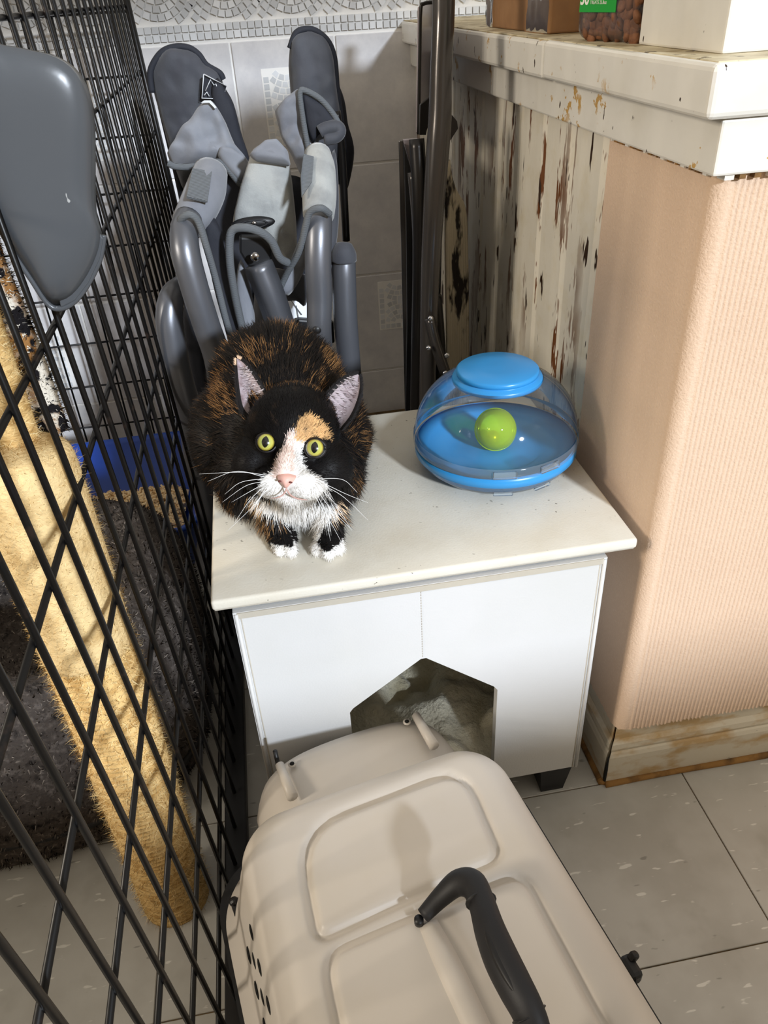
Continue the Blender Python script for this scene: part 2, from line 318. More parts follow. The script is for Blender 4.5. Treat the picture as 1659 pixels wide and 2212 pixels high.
def strands(name, p, nrm, dirs, length, width, cols, mat, parent=None, bend=None, curl=0.):
    """many fine hairs as one mesh: each a two-segment tapering blade"""
    n = len(p); L = (np.ones(n)*length)[:, None]; Wd = (np.ones(n)*width)[:, None]
    d = dirs/(np.linalg.norm(dirs, axis=1)[:, None]+1e-9)
    side = np.cross(d, nrm+rng.normal(0, .35, (n, 3))); side /= np.linalg.norm(side, axis=1)[:, None]+1e-9
    d2 = d+(bend if bend is not None else 0)+rng.normal(0, 1, (n, 3))*curl; d2 /= np.linalg.norm(d2, axis=1)[:, None]+1e-9
    mid = p+d*L*.5; tip = mid+d2*L*.5; base = p-nrm*.0004
    V = np.stack([base-side*Wd, base+side*Wd, mid-side*Wd*.75, mid+side*Wd*.75, tip], 1).reshape(-1, 3)
    b = np.arange(n)*5; q = np.stack([b, b+1, b+3, b+2], 1); t = np.stack([b+2, b+3, b+4], 1)
    me = bpy.data.meshes.new(name); me.vertices.add(n*5); me.vertices.foreach_set('co', V.ravel())
    me.loops.add(n*7); me.polygons.add(n*2)
    lv = np.concatenate([q, t], 1).ravel(); me.loops.foreach_set('vertex_index', lv)
    st = np.stack([np.arange(n)*7, np.arange(n)*7+4], 1).ravel(); me.polygons.foreach_set('loop_start', st)
    me.polygons.foreach_set('use_smooth', np.ones(n*2, bool)); me.update(calc_edges=True); me.validate()
    set_col(me, np.repeat(cols, 5, 0))
    try: me.normals_split_custom_set_from_vertices(np.repeat(nrm, 5, 0).tolist())
    except Exception as e: print('normals', e)
    return link(name, me, mat, parent)
def copy_obj(o, parent=None, loc=None):
    c = o.copy(); COL.objects.link(c)
    if loc is not None: c.location = loc
    if parent is not None: c.parent = parent; c.matrix_parent_inverse = parent_world(parent).inverted()
    return c

# ================================================================ THE SETTING
Y_WALL = 1.75
# ---- floor: base with seams, each tile a piece
floor = box('floor', -1.6, 1.5, -1.55, 1.80, -.03, -.0022, MT['seam']); tag(floor, kind='structure')
TS = .2286; GAP = .0016
bm = bmesh.new(); add_box(bm, (0, 0, -.0015), (TS-GAP, TS-GAP, .003), .0006, 1)
ftile = None
def put_tile(x, y):
    global ftile
    if ftile is None: ftile = bm_obj('tile', bm, MT['floor_tile'], floor, loc=(x, y, 0)); return
    copy_obj(ftile, floor, (x, y, 0))
X_SPLIT = .464-2*TS
for i in range(0, 6):
    for j in range(-8, 7): put_tile(X_SPLIT+(i+.5)*TS, .363+(j-.5)*TS) if .363+(j-.5)*TS < 1.68 else None
for i in range(-7, 0):
    for j in range(-9, 6): put_tile(X_SPLIT+(i+.5)*TS, .638+(j-.5)*TS) if -1.5 < .638+(j-.5)*TS < 1.68 else None

# ---- back wall: grout bed, ceramic tiles, printed mosaic band and insets
wall_back = box('wall_back', -1.6, 1.5, Y_WALL+.004, Y_WALL+.1, -.03, 1.5, MT['grout']); tag(wall_back, kind='structure')
TW, TH = .203, .2365; TX0, TZ0 = -.003, .822
bm = bmesh.new(); add_box(bm, (0, 0, 0), (TW-.0045, .008, TH-.0045), .0012, 1)
wt = None
for i in range(-7, 3):
    for j in range(1, 5):
        if TX0+(i+1)*TW > .58: continue
        loc = (TX0+(i+.5)*TW, Y_WALL+.004, TZ0-(j-.5)*TH)
        if wt is None: wt = bm_obj('tile', bm, MT['wall_tile'], wall_back, loc=loc)
        else: copy_obj(wt, wall_back, loc)
def mosaic(name, x0, x1, z0, z1, centers, step, rows=0, y=Y_WALL, border=False):
    V, F, Cc = [], [], []
    def quad(pts):
        b = len(V); k = random.uniform(.72, 1.0); base = np.array(lin(232, 234, 236))*k
        for (x, z) in pts: V.append((x, y-.0004, z))
        for (x, z) in pts: V.append((x, y+.003, z))
        F.append((b, b+1, b+2, b+3))
        for q in range(4): F.append((b+q, b+4+q, b+4+(q+1) % 4, b+(q+1) % 4))
        Cc.extend([base]*8)
    g = .09
    zr = z0
    for r in range(rows):
        n = int((x1-x0)/step)
        for k in range(n):
            xa = x0+(k+g)*step; xb = x0+(k+1-g)*step; quad([(xa, zr+g*step), (xb, zr+g*step), (xb, zr+(1-g)*step), (xa, zr+(1-g)*step)])
        zr += step
    if border:
        nz = int((z1-zr)/step)
        for k in range(nz):
            for xo in (x0, x0+int((x1-x0)/step)*step-step): quad([(xo+g*step, zr+(k+g)*step), (xo+(1-g)*step, zr+(k+g)*step), (xo+(1-g)*step, zr+(k+1-g)*step), (xo+g*step, zr+(k+1-g)*step)])
        x0, x1, zr, z1 = x0+step*.75, x0+int((x1-x0)/step)*step-step*.75, zr-step*.1, z1
    for (cx, cz) in centers:
        for k in range(1, 40):
            r0, r1 = k*step*.95, (k+1)*step*.95; rm = (r0+r1)/2; n = max(6, int(round(2*math.pi*rm/step)))
            for q in range(n):
                a0, a1 = 2*math.pi*(q+g)/n, 2*math.pi*(q+1-g)/n; am = (a0+a1)/2
                mx, mz = cx+rm*math.cos(am), cz+rm*math.sin(am)
                if not (x0+step*.5 < mx < x1-step*.5 and zr+step*.45 < mz < z1-step*.5): continue
                if any((mx-ox)**2+(mz-oz)**2 < rm*rm-1e-9 for (ox, oz) in centers if (ox, oz) != (cx, cz)): continue
                ra, rb = r0+g*step*.9, r1-g*step*.9
                quad([(cx+ra*math.cos(a0), cz+ra*math.sin(a0)), (cx+rb*math.cos(a0), cz+rb*math.sin(a0)), (cx+rb*math.cos(a1), cz+rb*math.sin(a1)), (cx+ra*math.cos(a1), cz+ra*math.sin(a1))])
    o = mesh(name, V, F, MT['mosaic'], wall_back); set_col(o.data, np.array(Cc)); return o
tag(mosaic('mosaic_band', -1.0, .62, .826, 1.02, [(-1.0+k*.125, .925) for k in range(14)]+[(-1.06+k*.125, 1.03) for k in range(14)], .0138, rows=2), kind='stuff')
for k, (xa, xb, za, zb) in enumerate([(.05, .146, .632, .772), (.258, .354, .214, .330), (-.356, -.26, .632, .772), (-.559, -.463, .158, .298)]):
    box('inset_frame', xa, xb, Y_WALL-.0006, Y_WALL+.003, za, zb, MT['grout'], wall_back)
    tag(mosaic('mosaic_inset', xa+.002, xb-.002, za+.002, zb-.002, [(xa+.048, za+.012), (xa+.048, zb+.012)], border=True, step=   .0125, rows=1, y=Y_WALL-.0006), kind='stuff')

# ---- right wall: solid pier, planks, carpet, sill, post, skirting
XR = .36
wall_right = box('wall_right', XR+.012, 1.5, .60, Y_WALL, -.02, .80, M('wall_core', lin(120, 84, 50), .8)); tag(wall_right, kind='structure')
PWD = .088
def plank_mesh():
    bm = bmesh.new()
    prof = [(0, 0), (0, -.010), (.004, -.0125), (.008, -.0105), (.011, -.0125), (PWD-.004, -.0125), (PWD-.001, -.0095), (PWD-.001, 0)]
    lo = [bm.verts.new((x, y, 0)) for (y, x) in prof]; hi = [bm.verts.new((x, y, .785)) for (y, x) in prof]
    bm.faces.new(lo); bm.faces.new(hi[::-1])
    for k in range(len(prof)): k2 = (k+1) % len(prof); bm.faces.new((lo[k], hi[k], hi[k2], lo[k2]))
    return bm
pk = None
y = .80
while y < 1.74:
    if pk is None: pk = bm_obj('plank', plank_mesh(), MT['paint'], wall_right, loc=(XR+.0125, y, .0))
    else: copy_obj(pk, wall_right, (XR+.0125, y, 0))
    y += PWD+.0015
# carpet with its ribs: one strip wrapped round the pier's corner
def carpet():
    pts = []; rib = .0052; Rc = .016
    y = .797; pts.append((XR+.012, y)); pts.append((XR, y-.002))
    while y > .59+Rc+.004:
        y -= rib/2; pts.append((XR-.0003*(len(pts) % 2), y))
    for a in np.linspace(0, math.pi/2, 9)[1:-1]: pts.append((XR+Rc-Rc*math.cos(a), .59+Rc-Rc*math.sin(a)))
    x = XR+Rc
    while x < 1.2:
        for (dx, dy) in ((0, .0013), (.25, .0003), (.5, -.0006), (.75, .0003)): pts.append((x+dx*rib, .59+dy))
        x += rib
    n = len(pts); zs = np.linspace(.104, .77, 18); v, f = [], []
    for z in zs:
        for (x, yy) in pts: v.append((x, yy, z+(random.uniform(-.002, .002) if z == zs[0] else 0)))
    for i in range(len(zs)-1):
        for k in range(n-1): f.append((i*n+k, i*n+k+1, (i+1)*n+k+1, (i+1)*n+k))
    o = mesh('carpet_covering', v, f, MT['carpet'], wall_right, True); tag(o, label='tan ribbed carpet glued round the corner')
    return o
carpet()
# window ledge that caps the wall
sill = thing('trim_1', None, None, (XR, .9, .80)); tag(sill, kind='structure')
box('ledge_board', .333, 1.4, .93, Y_WALL, .800, .8360, MT['sill_paint'], sill, .004)
box('ledge_board', .3325, 1.4, .5735, .9285, .8005, .8370, MT['sill_paint'], sill, .005, 3)
box('ledge_top', .338, 1.4, .58, Y_WALL, .8360, .8378, MT['worn_ledge'], sill, .0006, 1)
box('apron_board', .3495, 1.4, .5805, Y_WALL, .760, .7998, MT['sill_paint'], sill, .002)
for k in range(26): box('packing_chip', .362+k*.0125, .362+k*.0125+random.uniform(.003, .0105), .584, .595, .7560, .7598, MT['stain'] if k % 3 else MT['sill_paint'], sill)
for k in range(16): box('packing_chip', .3555, .365, .60+k*.012, .60+k*.012+random.uniform(.003, .009), .7570, .7598, MT['stain'] if k % 3 else MT['sill_paint'], sill)
post = thing('trim_2', None, None, (.367, .62, .8378)); tag(post, kind='structure')
box('post_face', .367, 1.4, .627, .772, .8378, 1.12, MT['sill_paint'], post, .002)  # visible edge is the post; unseen width and height shaped to shade back wall
box('post_bead', .372, 1.4, .767, .777, .8378, 1.12, MT['sill_paint'], post, .002)
# skirting boards
def skirting(name, pts, out, parent=None):
    prof = [(0, 0), (.0115, 0), (.0115, .052), (.0095, .058), (.0075, .060), (.0095, .066), (.0085, .074), (.004, .080), (.003, .106), (0, .106)]
    v, f = [], []
    for (x, y), (ox, oy) in zip(pts, out):
        for (d, z) in prof: v.append((x+ox*d, y+oy*d, z))
    n = len(prof)
    for i in range(len(pts)-1):
        for k in range(n): f.append((i*n+k, i*n+(k+1) % n, (i+1)*n+(k+1) % n, (i+1)*n+k))
    f.append(tuple(range(n))); f.append(tuple((len(pts)-1)*n+k for k in range(n))[::-1])
    o = mesh(name, v, f, MT['base_paint'], parent); return tag(o, kind='structure')
bb_r = skirting('baseboard_right', [(XR+.0055, 1.74), (XR+.0055, .6035)], [(-1, 0), (-1, -.85)])
bb_f = skirting('baseboard_front', [(XR+.0065, .6015), (1.3, .6015)], [(-.85, -1), (0, -1)])
tube('sealant', [(XR-.006, 1.3, .001), (XR-.0065, .9, .0025), (XR-.007, .62, .002), (XR-.0065, .595, .002)], [.004, .0045, .005, .006], MT['stain'], bb_r, 8, 40)
tube('sealant', [(XR-.004, .5885, .002), (.45, .5885, .003), (.6, .588, .002), (.8, .5885, .003), (1.2, .588, .002)], [.005, .0042, .005, .004, .005], MT['stain'], bb_f, 8, 60)
tube('cracked_joint', [(XR-.0045, .5905, .008), (XR-.0048, .5900, .03), (XR-.0052, .5897, .058)], [.002, .0022, .001], MT['dark'], bb_f, 6)
# ---- wall behind the camera with the window the daylight falls through
YB = -1.5
wf = bmesh.new()
for (a, b, c, d) in [(-1.32, .2, 0, 2.6), (2.4, 3.2, 0, 2.6), (.2, 2.4, 0, 1.05), (.2, 2.4, 2.2, 2.6)]: add_box(wf, ((a+b)/2, YB-.06, (c+d)/2), (b-a, .12, d-c))
wall_front = bm_obj('wall_front', wf, M('plaster', lin(214, 200, 178), .9)); tag(wall_front, kind='structure')
wl_ = bmesh.new()  # added unseen wall, its opening shaped to keep side light off the back
for (a, b, c, d) in [(.55, 1.80, 0, 1.38), (-1.44, -.75, 0, 2.6), (-.75, .55, 0, .75), (-.75, .55, 2.1, 2.6)]: add_box(wl_, (-1.26, (a+b)/2, (c+d)/2), (.12, b-a, d-c))
shade_wall_left = bm_obj('shade_wall_left', wl_, M('shade_wall_plaster', lin(206, 192, 170), .9)); tag(shade_wall_left, kind='structure')
win = thing('window_1', None, None, (1.3, YB, 1.05)); tag(win, kind='structure')
for (a, b, c, d) in [(.2, .24, 1.05, 2.2), (2.36, 2.4, 1.05, 2.2), (.24, 2.36, 1.05, 1.03), (.24, 2.36, 2.16, 2.2)]: box('window_frame', a, b, YB-.05, YB-.01, c, d, MT['sill_paint'], win)

# ================================================================ CAT HOUSE
HX0, HX1, HY0, HY1, HZ0, HZ1 = -.075, .313, .589, .925, .052, .398
house = thing('cat_house', 'white faux leather cat house with flat lid and gabled doorway, cat sitting on it', 'cat house', ((HX0+HX1)/2, .757, 0))
bm = bmesh.new()
add_box(bm, ((-.0935+.344)/2, .763, .4045), (.4375, .350, .0125), .0035, 3)
lid = bm_obj('lid', bm, MT['leather_top'], house, True)
box('lid_seam', -.0915, .342, .5905, .9365, .3965, .3995, MT['piping'], house, .0008, 1)
def front_panel():
    bm = bmesh.new(); y0, y1 = HY0, HY0+.012
    outer = [(HX0, HZ0), (HX1, HZ0), (HX1, HZ1-.006), (HX0, HZ1-.006)]
    hole = [(.029, .072), (.029, .2225), (.033, .2285), (.112, .2885), (.118, .2885), (.196, .226), (.2005, .2195), (.2005, .072)]
    vo = [bm.verts.new((x, y0, z)) for x, z in outer]; vh = [bm.verts.new((x, y0, z)) for x, z in hole]
    es = [bm.edges.new((vo[k], vo[(k+1) % 4])) for k in range(4)]+[bm.edges.new((vh[k], vh[(k+1) % len(vh)])) for k in range(len(vh))]
    bmesh.ops.triangle_fill(bm, edges=es, use_beauty=True, use_dissolve=False)
    r = bmesh.ops.extrude_face_region(bm, geom=list(bm.faces))
    for e in r['geom']:
        if isinstance(e, bmesh.types.BMVert): e.co.y = y1
    return bm
bm_obj('front_panel', front_panel(), MT['leather'], house)
box('side_panel', HX0, HX0+.012, HY0+.0125, HY1, HZ0, HZ1-.006, MT['leather'], house, .002)
box('side_panel', HX1-.012, HX1, HY0+.0125, HY1, HZ0, HZ1-.006, MT['leather'], house, .002)
box('back_panel', HX0+.0125, HX1-.0125, HY1-.012, HY1, HZ0, HZ1-.006, MT['leather'], house, .002)
box('bottom_panel', HX0+.0125, HX1-.0125, HY0+.0125, HY1-.0125, HZ0, HZ0+.014, MT['dark'], house)
for x in (HX0+.003, HX1-.003):
    tube('corner_piping', [(x, HY0-.0005, HZ0+.001), (x, HY0-.0005, HZ1-.008)], .0022, MT['leather'], house, 8)
    tube('piping_seam', [(x+(.0042 if x < .1 else -.0042), HY0-.0001, HZ0+.001), (x+(.0042 if x < .1 else -.0042), HY0-.0001, HZ1-.008)], .0007, MT['piping'], house, 6)
box('hem_tape', HX0+.004, HX1-.004, HY0-.0012, HY0+.0002, HZ1-.0135, HZ1-.0065, MT['piping'], house)
for k in range(26): box('stitch', .1138, .1146, HY0-.0007, HY0+.0002, .2915+k*.0036, .2937+k*.0036, MT['stitch'], house)
def foot(x, y, sx):
    bm = bmesh.new(); bmesh.ops.create_cube(bm, size=1)
    for v in bm.verts:
        t = v.co.z+.5; w = .030+.012*t; v.co = Vector((x+v.co.x*w-sx*.004*t*0, y+v.co.y*w, t*HZ0))
    return bm_obj('foot', bm, MT['black'], house)
for (x, y) in ((.285, HY0+.022), (-.05, HY0+.022), (.285, HY1-.03), (-.05, HY1-.03)): foot(x, y, 1)

# fleece blanket inside the house
v, f = [], []; NX, NY = 60, 60
for j in range(NY):
    for i in range(NX):
        x = HX0+.02+(HX1-HX0-.04)*i/(NX-1); yy = HY0+.02+(HY1-HY0-.04)*j/(NY-1)
        h = .085+.045*noise.noise(Vector((x*14, yy*14, 1)))+.018*noise.noise(Vector((x*38, yy*38, 4)))+.10*max(0, (yy-.66))*1.3
        v.append((x, yy, max(.068, h)))
for j in range(NY-1):
    for i in range(NX-1): a = j*NX+i; f.append((a, a+1, a+NX+1, a+NX))
bl = mesh('fleece_blanket', v, f, MT['fleece'], None, True)
so = bl.modifiers.new('thick', 'SOLIDIFY'); so.thickness = .004; so.offset = 1
tag(bl, 'rumpled cream fleece blanket lying inside the white cat house', 'blanket')

# ================================================================ PET CARRIER
TH_C = math.radians(11); ct, st_ = math.cos(TH_C), math.sin(TH_C)
def uv(u, v, z): return np.array([u*ct-v*st_, u*st_+v*ct, z])
def to_uv(p): return np.array([p[0]*ct+p[1]*st_, -p[0]*st_+p[1]*ct])
carrier = thing('pet_carrier', 'beige plastic pet carrier with black handle in front of the white cat house', 'pet carrier', tuple(uv(.133, .28, 0)))
ZT = .252; U0, U1, V0, V1 = -.014, .264, .03, .476; RC, RE = .05, .034
def sd_rr(u, v):
    qx = abs(u-(U0+U1)/2)-(U1-U0)/2+RC; qy = abs(v-(V0+V1)/2)-(V1-V0)/2+RC
    return math.hypot(max(qx, 0), max(qy, 0))+min(max(qx, qy), 0)-RC
def sd_poly(p, poly):
    d = 1e9; ins = False; n = len(poly)
    for i in range(n):
        a = poly[i]; b = poly[i-1]; e = b-a; w = p-a; t = min(1, max(0, w@e/(e@e))); q = w-e*t; d = min(d, q@q)
        if (a[1] > p[1]) != (b[1] > p[1]) and p[0] < (b[0]-a[0])*(p[1]-a[1])/(b[1]-a[1])+a[0]: ins = not ins
    return (-1 if ins else 1)*math.sqrt(d)
def poly_uv(pp, r, n=72):
    c = np.array([to_uv(Q(a, b, ZT)) for a, b in pp]); out = []
    m = len(c)
    for i in range(m):      # round each corner
        a, b, d = c[i-1], c[i], c[(i+1) % m]; e0 = (a-b)/np.linalg.norm(a-b); e1 = (d-b)/np.linalg.norm(d-b); rr = r[i]
        p0, p1 = b+e0*rr, b+e1*rr
        for t in np.linspace(0, 1, 6): out.append((1-t)**2*p0+2*t*(1-t)*b+t*t*p1)
    return np.array(out)
panelA = poly_uv([(640, 1795), (1000, 1655), (1085, 1850), (685, 2030)], [.05, .035, .014, .014])
panelB = poly_uv([(700, 2060), (1130, 1880), (1420, 2420), (830, 2700)], [.02, .02, .02, .02])
def shell():
    us = np.r_[np.linspace(-1, -.86, 12), np.linspace(-.86, .86, 118)[1:-1], np.linspace(.86, 1, 12)]
    vv = np.r_[np.linspace(V0, V0+.04, 8), np.linspace(V0+.04, V1-.045, 160)[1:-1], V1-.045*(1-np.sin(np.linspace(0, math.pi/2, 16)))]
    nu, nv = len(us), len(vv); V, F = [], []; cu = (U0+U1)/2; hw = (U1-U0)/2
    for v_ in vv:
        e = max(0, abs(v_-(V0+V1)/2)-((V1-V0)/2-RC)); w = hw-RC+math.sqrt(max(0, RC*RC-e*e))
        for s in us:
            u = cu+s*w; d = -sd_rr(u, v_); z = ZT
            if d < RE: z -= RE-math.sqrt(max(0, RE*RE-(RE-max(d, 0))**2))
            z -= .004*((u-cu)/hw)**2
            if d > .012:
                p = np.array([u, v_])
                for pl in (panelA, panelB):
                    if pl[:, 0].min()-.02 < u < pl[:, 0].max()+.02 and pl[:, 1].min()-.02 < v_ < pl[:, 1].max()+.02:
                        q = sd_poly(p, pl); z -= .0056*math.exp(-(q/.0040)**2)
                        z += .0016*max(0., min(1., -q/.006))
                    
            V.append(uv(u, v_, z))
    for j in range(nv-1):
        for i in range(nu-1): a = j*nu+i; F.append((a, a+1, a+nu+1, a+nu))
    # border loop pulled down to the flange
    loop = [i for i in range(nu)]+[j*nu+nu-1 for j in range(1, nv)]+[(nv-1)*nu+i for i in range(nu-2, -1, -1)]+[j*nu for j in range(nv-2, 0, -1)]
    cen = uv(cu, (V0+V1)/2, 0); prev = loop
    for (z, out) in ((.20, .004), (.165, .011), (.140, .018), (.134, .028), (.127, .028)):
        cur = []
        for q in loop:
            p = np.array(V[q]); dl = to_uv(p)-np.array([cu, (V0+V1)/2]); g = np.array([max(-1, min(1, dl[0]/hw)), max(-1, min(1, dl[1]/((V1-V0)/2)))])
            nn = np.array([math.copysign(abs(g[0])**6, g[0]), math.copysign(abs(g[1])**6, g[1])]); nn /= np.linalg.norm(nn)+1e-9
            w = to_uv(p)+nn*out; V.append(uv(w[0], w[1], min(z, p[2]))); cur.append(len(V)-1)
        for k in range(len(loop)): k2 = (k+1) % len(loop); F.append((prev[k], cur[k], cur[k2], prev[k2]))
        prev = cur
    return V, F
sv, sf = shell(); top_shell = mesh('top_shell', sv, sf, MT['carrier'], carrier, True)
def rr_loop(u0, u1, v0, v1, r, n=8):
    out = []
    for (cu, cv, a0) in ((u1-r, v1-r, 0), (u0+r, v1-r, 90), (u0+r, v0+r, 180), (u1-r, v0+r, 270)):
        for t in np.linspace(0, 90, n): a = math.radians(a0+t); out.append((cu+r*math.cos(a), cv+r*math.sin(a)))
    return out
def loft_uv(name, rings, mat, parent, smooth=True):
    V, F = [], []; n = len(rings[0][0])
    for lp, z in rings:
        for (u, v_) in lp: V.append(uv(u, v_, z))
    for i in range(len(rings)-1):
        for k in range(n): k2 = (k+1) % n; F.append((i*n+k, i*n+k2, (i+1)*n+k2, (i+1)*n+k))
    F.append(tuple(range(n))[::-1]); F.append(tuple((len(rings)-1)*n+k for k in range(n)))
    return mesh(name, V, F, mat, parent, smooth)
loft_uv('bottom_shell', [(rr_loop(-.010, .262, .04, .470, .05), .0), (rr_loop(-.018, .270, .03, .480, .05), .006), (rr_loop(-.034, .286, .01, .496, .06), .108), (rr_loop(-.044, .296, .0, .506, .06), .113), (rr_loop(-.044, .296, .0, .506, .06), .124)], MT['carrier'], carrier)
loft_uv('seam_shadow_band', [(rr_loop(-.0460, .3020, -.0020, .5080, .06), .1242), (rr_loop(-.0460, .3020, -.0020, .5080, .06), .1268)], MT['black'], carrier, False)  # black band stands for the shadow line between the two shells
# front lip over the wire door, with hinge ribs, holes and the door
def lip():
    V, F = [], []; nu, nv = 40, 14; z0 = .205
    for j in range(nv):
        t = j/(nv-1)
        for i in range(nu):
            s = -1+2*i/(nu-1); edge = .561-.014*s*s-.02*max(0, abs(s)-.8)**2*20
            u = .132+s*.118; v_ = .44+(edge-.44)*t; z = z0-.05*abs(s)**5-.004*max(0, t-.85)*6
            V.append(uv(u, v_, z))
    for j in range(nv-1):
        for i in range(nu-1): a = j*nu+i; F.append((a, a+1, a+nu+1, a+nu))
    n0 = len(V); loop = [i for i in range(nu)]+[j*nu+nu-1 for j in range(1, nv)]+[(nv-1)*nu+i for i in range(nu-2, -1, -1)]+[j*nu for j in range(nv-2, 0, -1)]
    for q in loop: p = np.array(V[q]); V.append((p[0], p[1], p[2]-.012 if p[2] > .17 else .125))
    n = len(loop)
    for k in range(n): F.append((loop[k], n0+k, n0+(k+1) % n, loop[(k+1) % n]))
    return mesh('front_lip', V, F, MT['carrier'], carrier, True)
lip_o = lip()
def q_uv(px, py, z): return to_uv(Q(px, py, z))
for (a, b) in (((604, 1652), (632, 1722)), ((898, 1545), (938, 1612))):
    p0, p1 = Q(*a, .210), Q(*b, .212); tube('hinge_rib', [p0, (p0+p1)/2, p1], [.0048, .0055, .006], MT['carrier'], lip_o, 10)
for c in ((631, 1651), (879, 1560)):
    p = Q(*c, .2055); lathe('screw_hole', [(.0045, 0), (.0045, .0009), (.0028, .0009), (.0028, .0012)], p, MT['carrier'], lip_o, 16); lathe('hole', [(.0026, .0), (.0026, .00135)], p, MT['dark'], lip_o, 12)  # dark plug carries the shade inside each screw hole
p = Q(598, 1636, .212); tube('door_pin', [p+np.array([0, 0, -.02]), p+np.array([-.001, .004, .006])], .0025, MT['black'], carrier, 8)
for k in range(9):
    u = .05+.0205*k; tube('door_wire', [uv(u, .503, .02), uv(u, .503, .185)], .0013, MT['wire'], carrier, 6)
# moulded ejector ring, stain dot
pc = Q(857, 1838, ZT+.0008)
bm = bmesh.new()
for (r0, r1) in ((.0118, .0126), (.0018, .0026)):
    for k in range(32):
        a0, a1 = 2*math.pi*k/32, 2*math.pi*(k+1)/32
        bm.faces.new([bm.verts.new((pc[0]+r*math.cos(a), pc[1]+r*math.sin(a), pc[2]+h)) for r, a, h in ((r0, a0, .0003), (r1, a0, .0003), (r1, a1, .0003), (r0, a1, .0003))])
bm_obj('moulding_mark', bm, MT['carrier'], top_shell)
# raised ridge below the handle, then the handle itself
rp = [Q(925, 1998, ZT), Q(965, 2080, ZT), Q(1030, 2220, ZT), Q(1120, 2420, ZT)]
tube('handle_ridge', [p+np.array([0, 0, -.004]) for p in rp], [.010, .012, .012, .012], MT['carrier'], top_shell, 14, 20, flat=1)
hp = [Q(914, 1978, .262), Q(955, 1935, .272), Q(990, 1907, .282), Q(1022, 1912, .290), Q(1040, 1950, .296), Q(1058, 2010, .301), Q(1082, 2070, .303), Q(1112, 2130, .303), Q(1138, 2180, .300), Q(1156, 2230, .292), Q(1160, 2300, .275), Q(1150, 2350, .258)]
handle = tube('handle', hp, [.0065, .0085, .0105, .0120, .0120, .0135, .0146, .0142, .0132, .0120, .0108, .008], MT['black_soft'], carrier, 20, 60, flat=.75, ref=(0, 0, 1))
def along(a, b, n): return catmull(hp, 60)[a:b]
gp = catmull(hp, 60)
tube('grip_slot', [gp[k]+np.array([-.0025, -.0035, .0085]) for k in range(24, 41, 2)], [.0012, .003, .0044, .005, .005, .0046, .004, .0028, .0012], MT['black'], handle, 8, 24, flat=.6, ref=(0, 0, 1))
for k in (21, 44): tube('grip_seam', [gp[k], gp[k]+(gp[k+1]-gp[k])*.25], .0134 if k == 44 else .0126, MT['black'], handle, 20, flat=.76, ref=(0, 0, 1))
lathe('handle_pivot', [(.0, -.0), (.004, 0), (.004, .006), (0, .0062)], hp[0]+np.array([-.004, -.002, -.006]), MT['black'], carrier, 12)
# side latches
for (px, py, s) in ((518, 1970, -1), (1362, 2094, 1)):
    p = Q(px, py, .132); bmx = bmesh.new(); R3 = Matrix.Rotation(TH_C, 3, 'Z')
    add_box(bmx, p, (.013, .022, .018), .004, 2, R3); add_box(bmx, p+np.array([s*.004, .006, .010]), (.009, .008, .010), .003, 2, R3 @ Matrix.Rotation(.5*s, 3, 'Y'))
    bm_obj('latch', bmx, MT['black'], carrier)
# dark discs along the flank, the vent holes' shade put into their colour
def flank(v_, z):     # point on the left side wall
    t = (.218-z)/.078; return uv(U0-.0005-.018*max(0, t)**1.3, v_, z)
for r_, z in enumerate((.203, .186, .169)):
    for k in range(11):
        v_ = .385-.032*k-(.016 if r_ == 1 else 0); p = flank(v_, z); lathe_n = ellipsoid('vent_disc', p, (.0016, .0085, .0055), MT['dark'], top_shell, [uv(1, 0, 0), uv(0, 1, 0), (0, 0, 1)], 2)

# ================================================================ WIRE CAGE
def cage_x(z): return -.13-.045*z
cage = thing('wire_cage', 'tall black wire cage along the left side, around scratching post and litter tray', 'cage', (-.3, .9, 0))
CY0, CY1, CTOP = -.05, 1.665, 1.22
yb = .356-8*.0512
while yb < CY1-.03:
    tube('bar', [(cage_x(.015), yb, .015), (cage_x(CTOP), yb, CTOP)], .0026, MT['wire'], cage, 8); yb += .0512
for k in range(12):
    z = .088+.1*k
    tube('rail', [(cage_x(z)-.0048, CY0, z), (cage_x(z)-.0048, CY1, z)], .0026, MT['wire'], cage, 8)
for y_ in (CY1, CY1+.011): tube('corner_post', [(cage_x(0), y_, .0), (cage_x(CTOP), y_, CTOP)], .0055, MT['wire'], cage, 8)
box('bottom_frame', cage_x(0)-.014, cage_x(0)+.014, CY0, CY1+.02, .002, .022, MT['black'], cage, .002)
xb = -.2
while xb > -1.02:
    tube('bar', [(xb, 1.672, .02), (xb, 1.672, CTOP)], .0022, MT['wire'], cage, 6); xb -= .0512
for k in range(12):
    z = .092+.0985*k; tube('rail', [(-1.02, 1.667, z), (cage_x(z), 1.667, z)], .0022, MT['wire'], cage, 6)
box('bottom_frame', -1.02, cage_x(0)-.015, 1.66, 1.684, .002, .02, MT['black'], cage, .002)

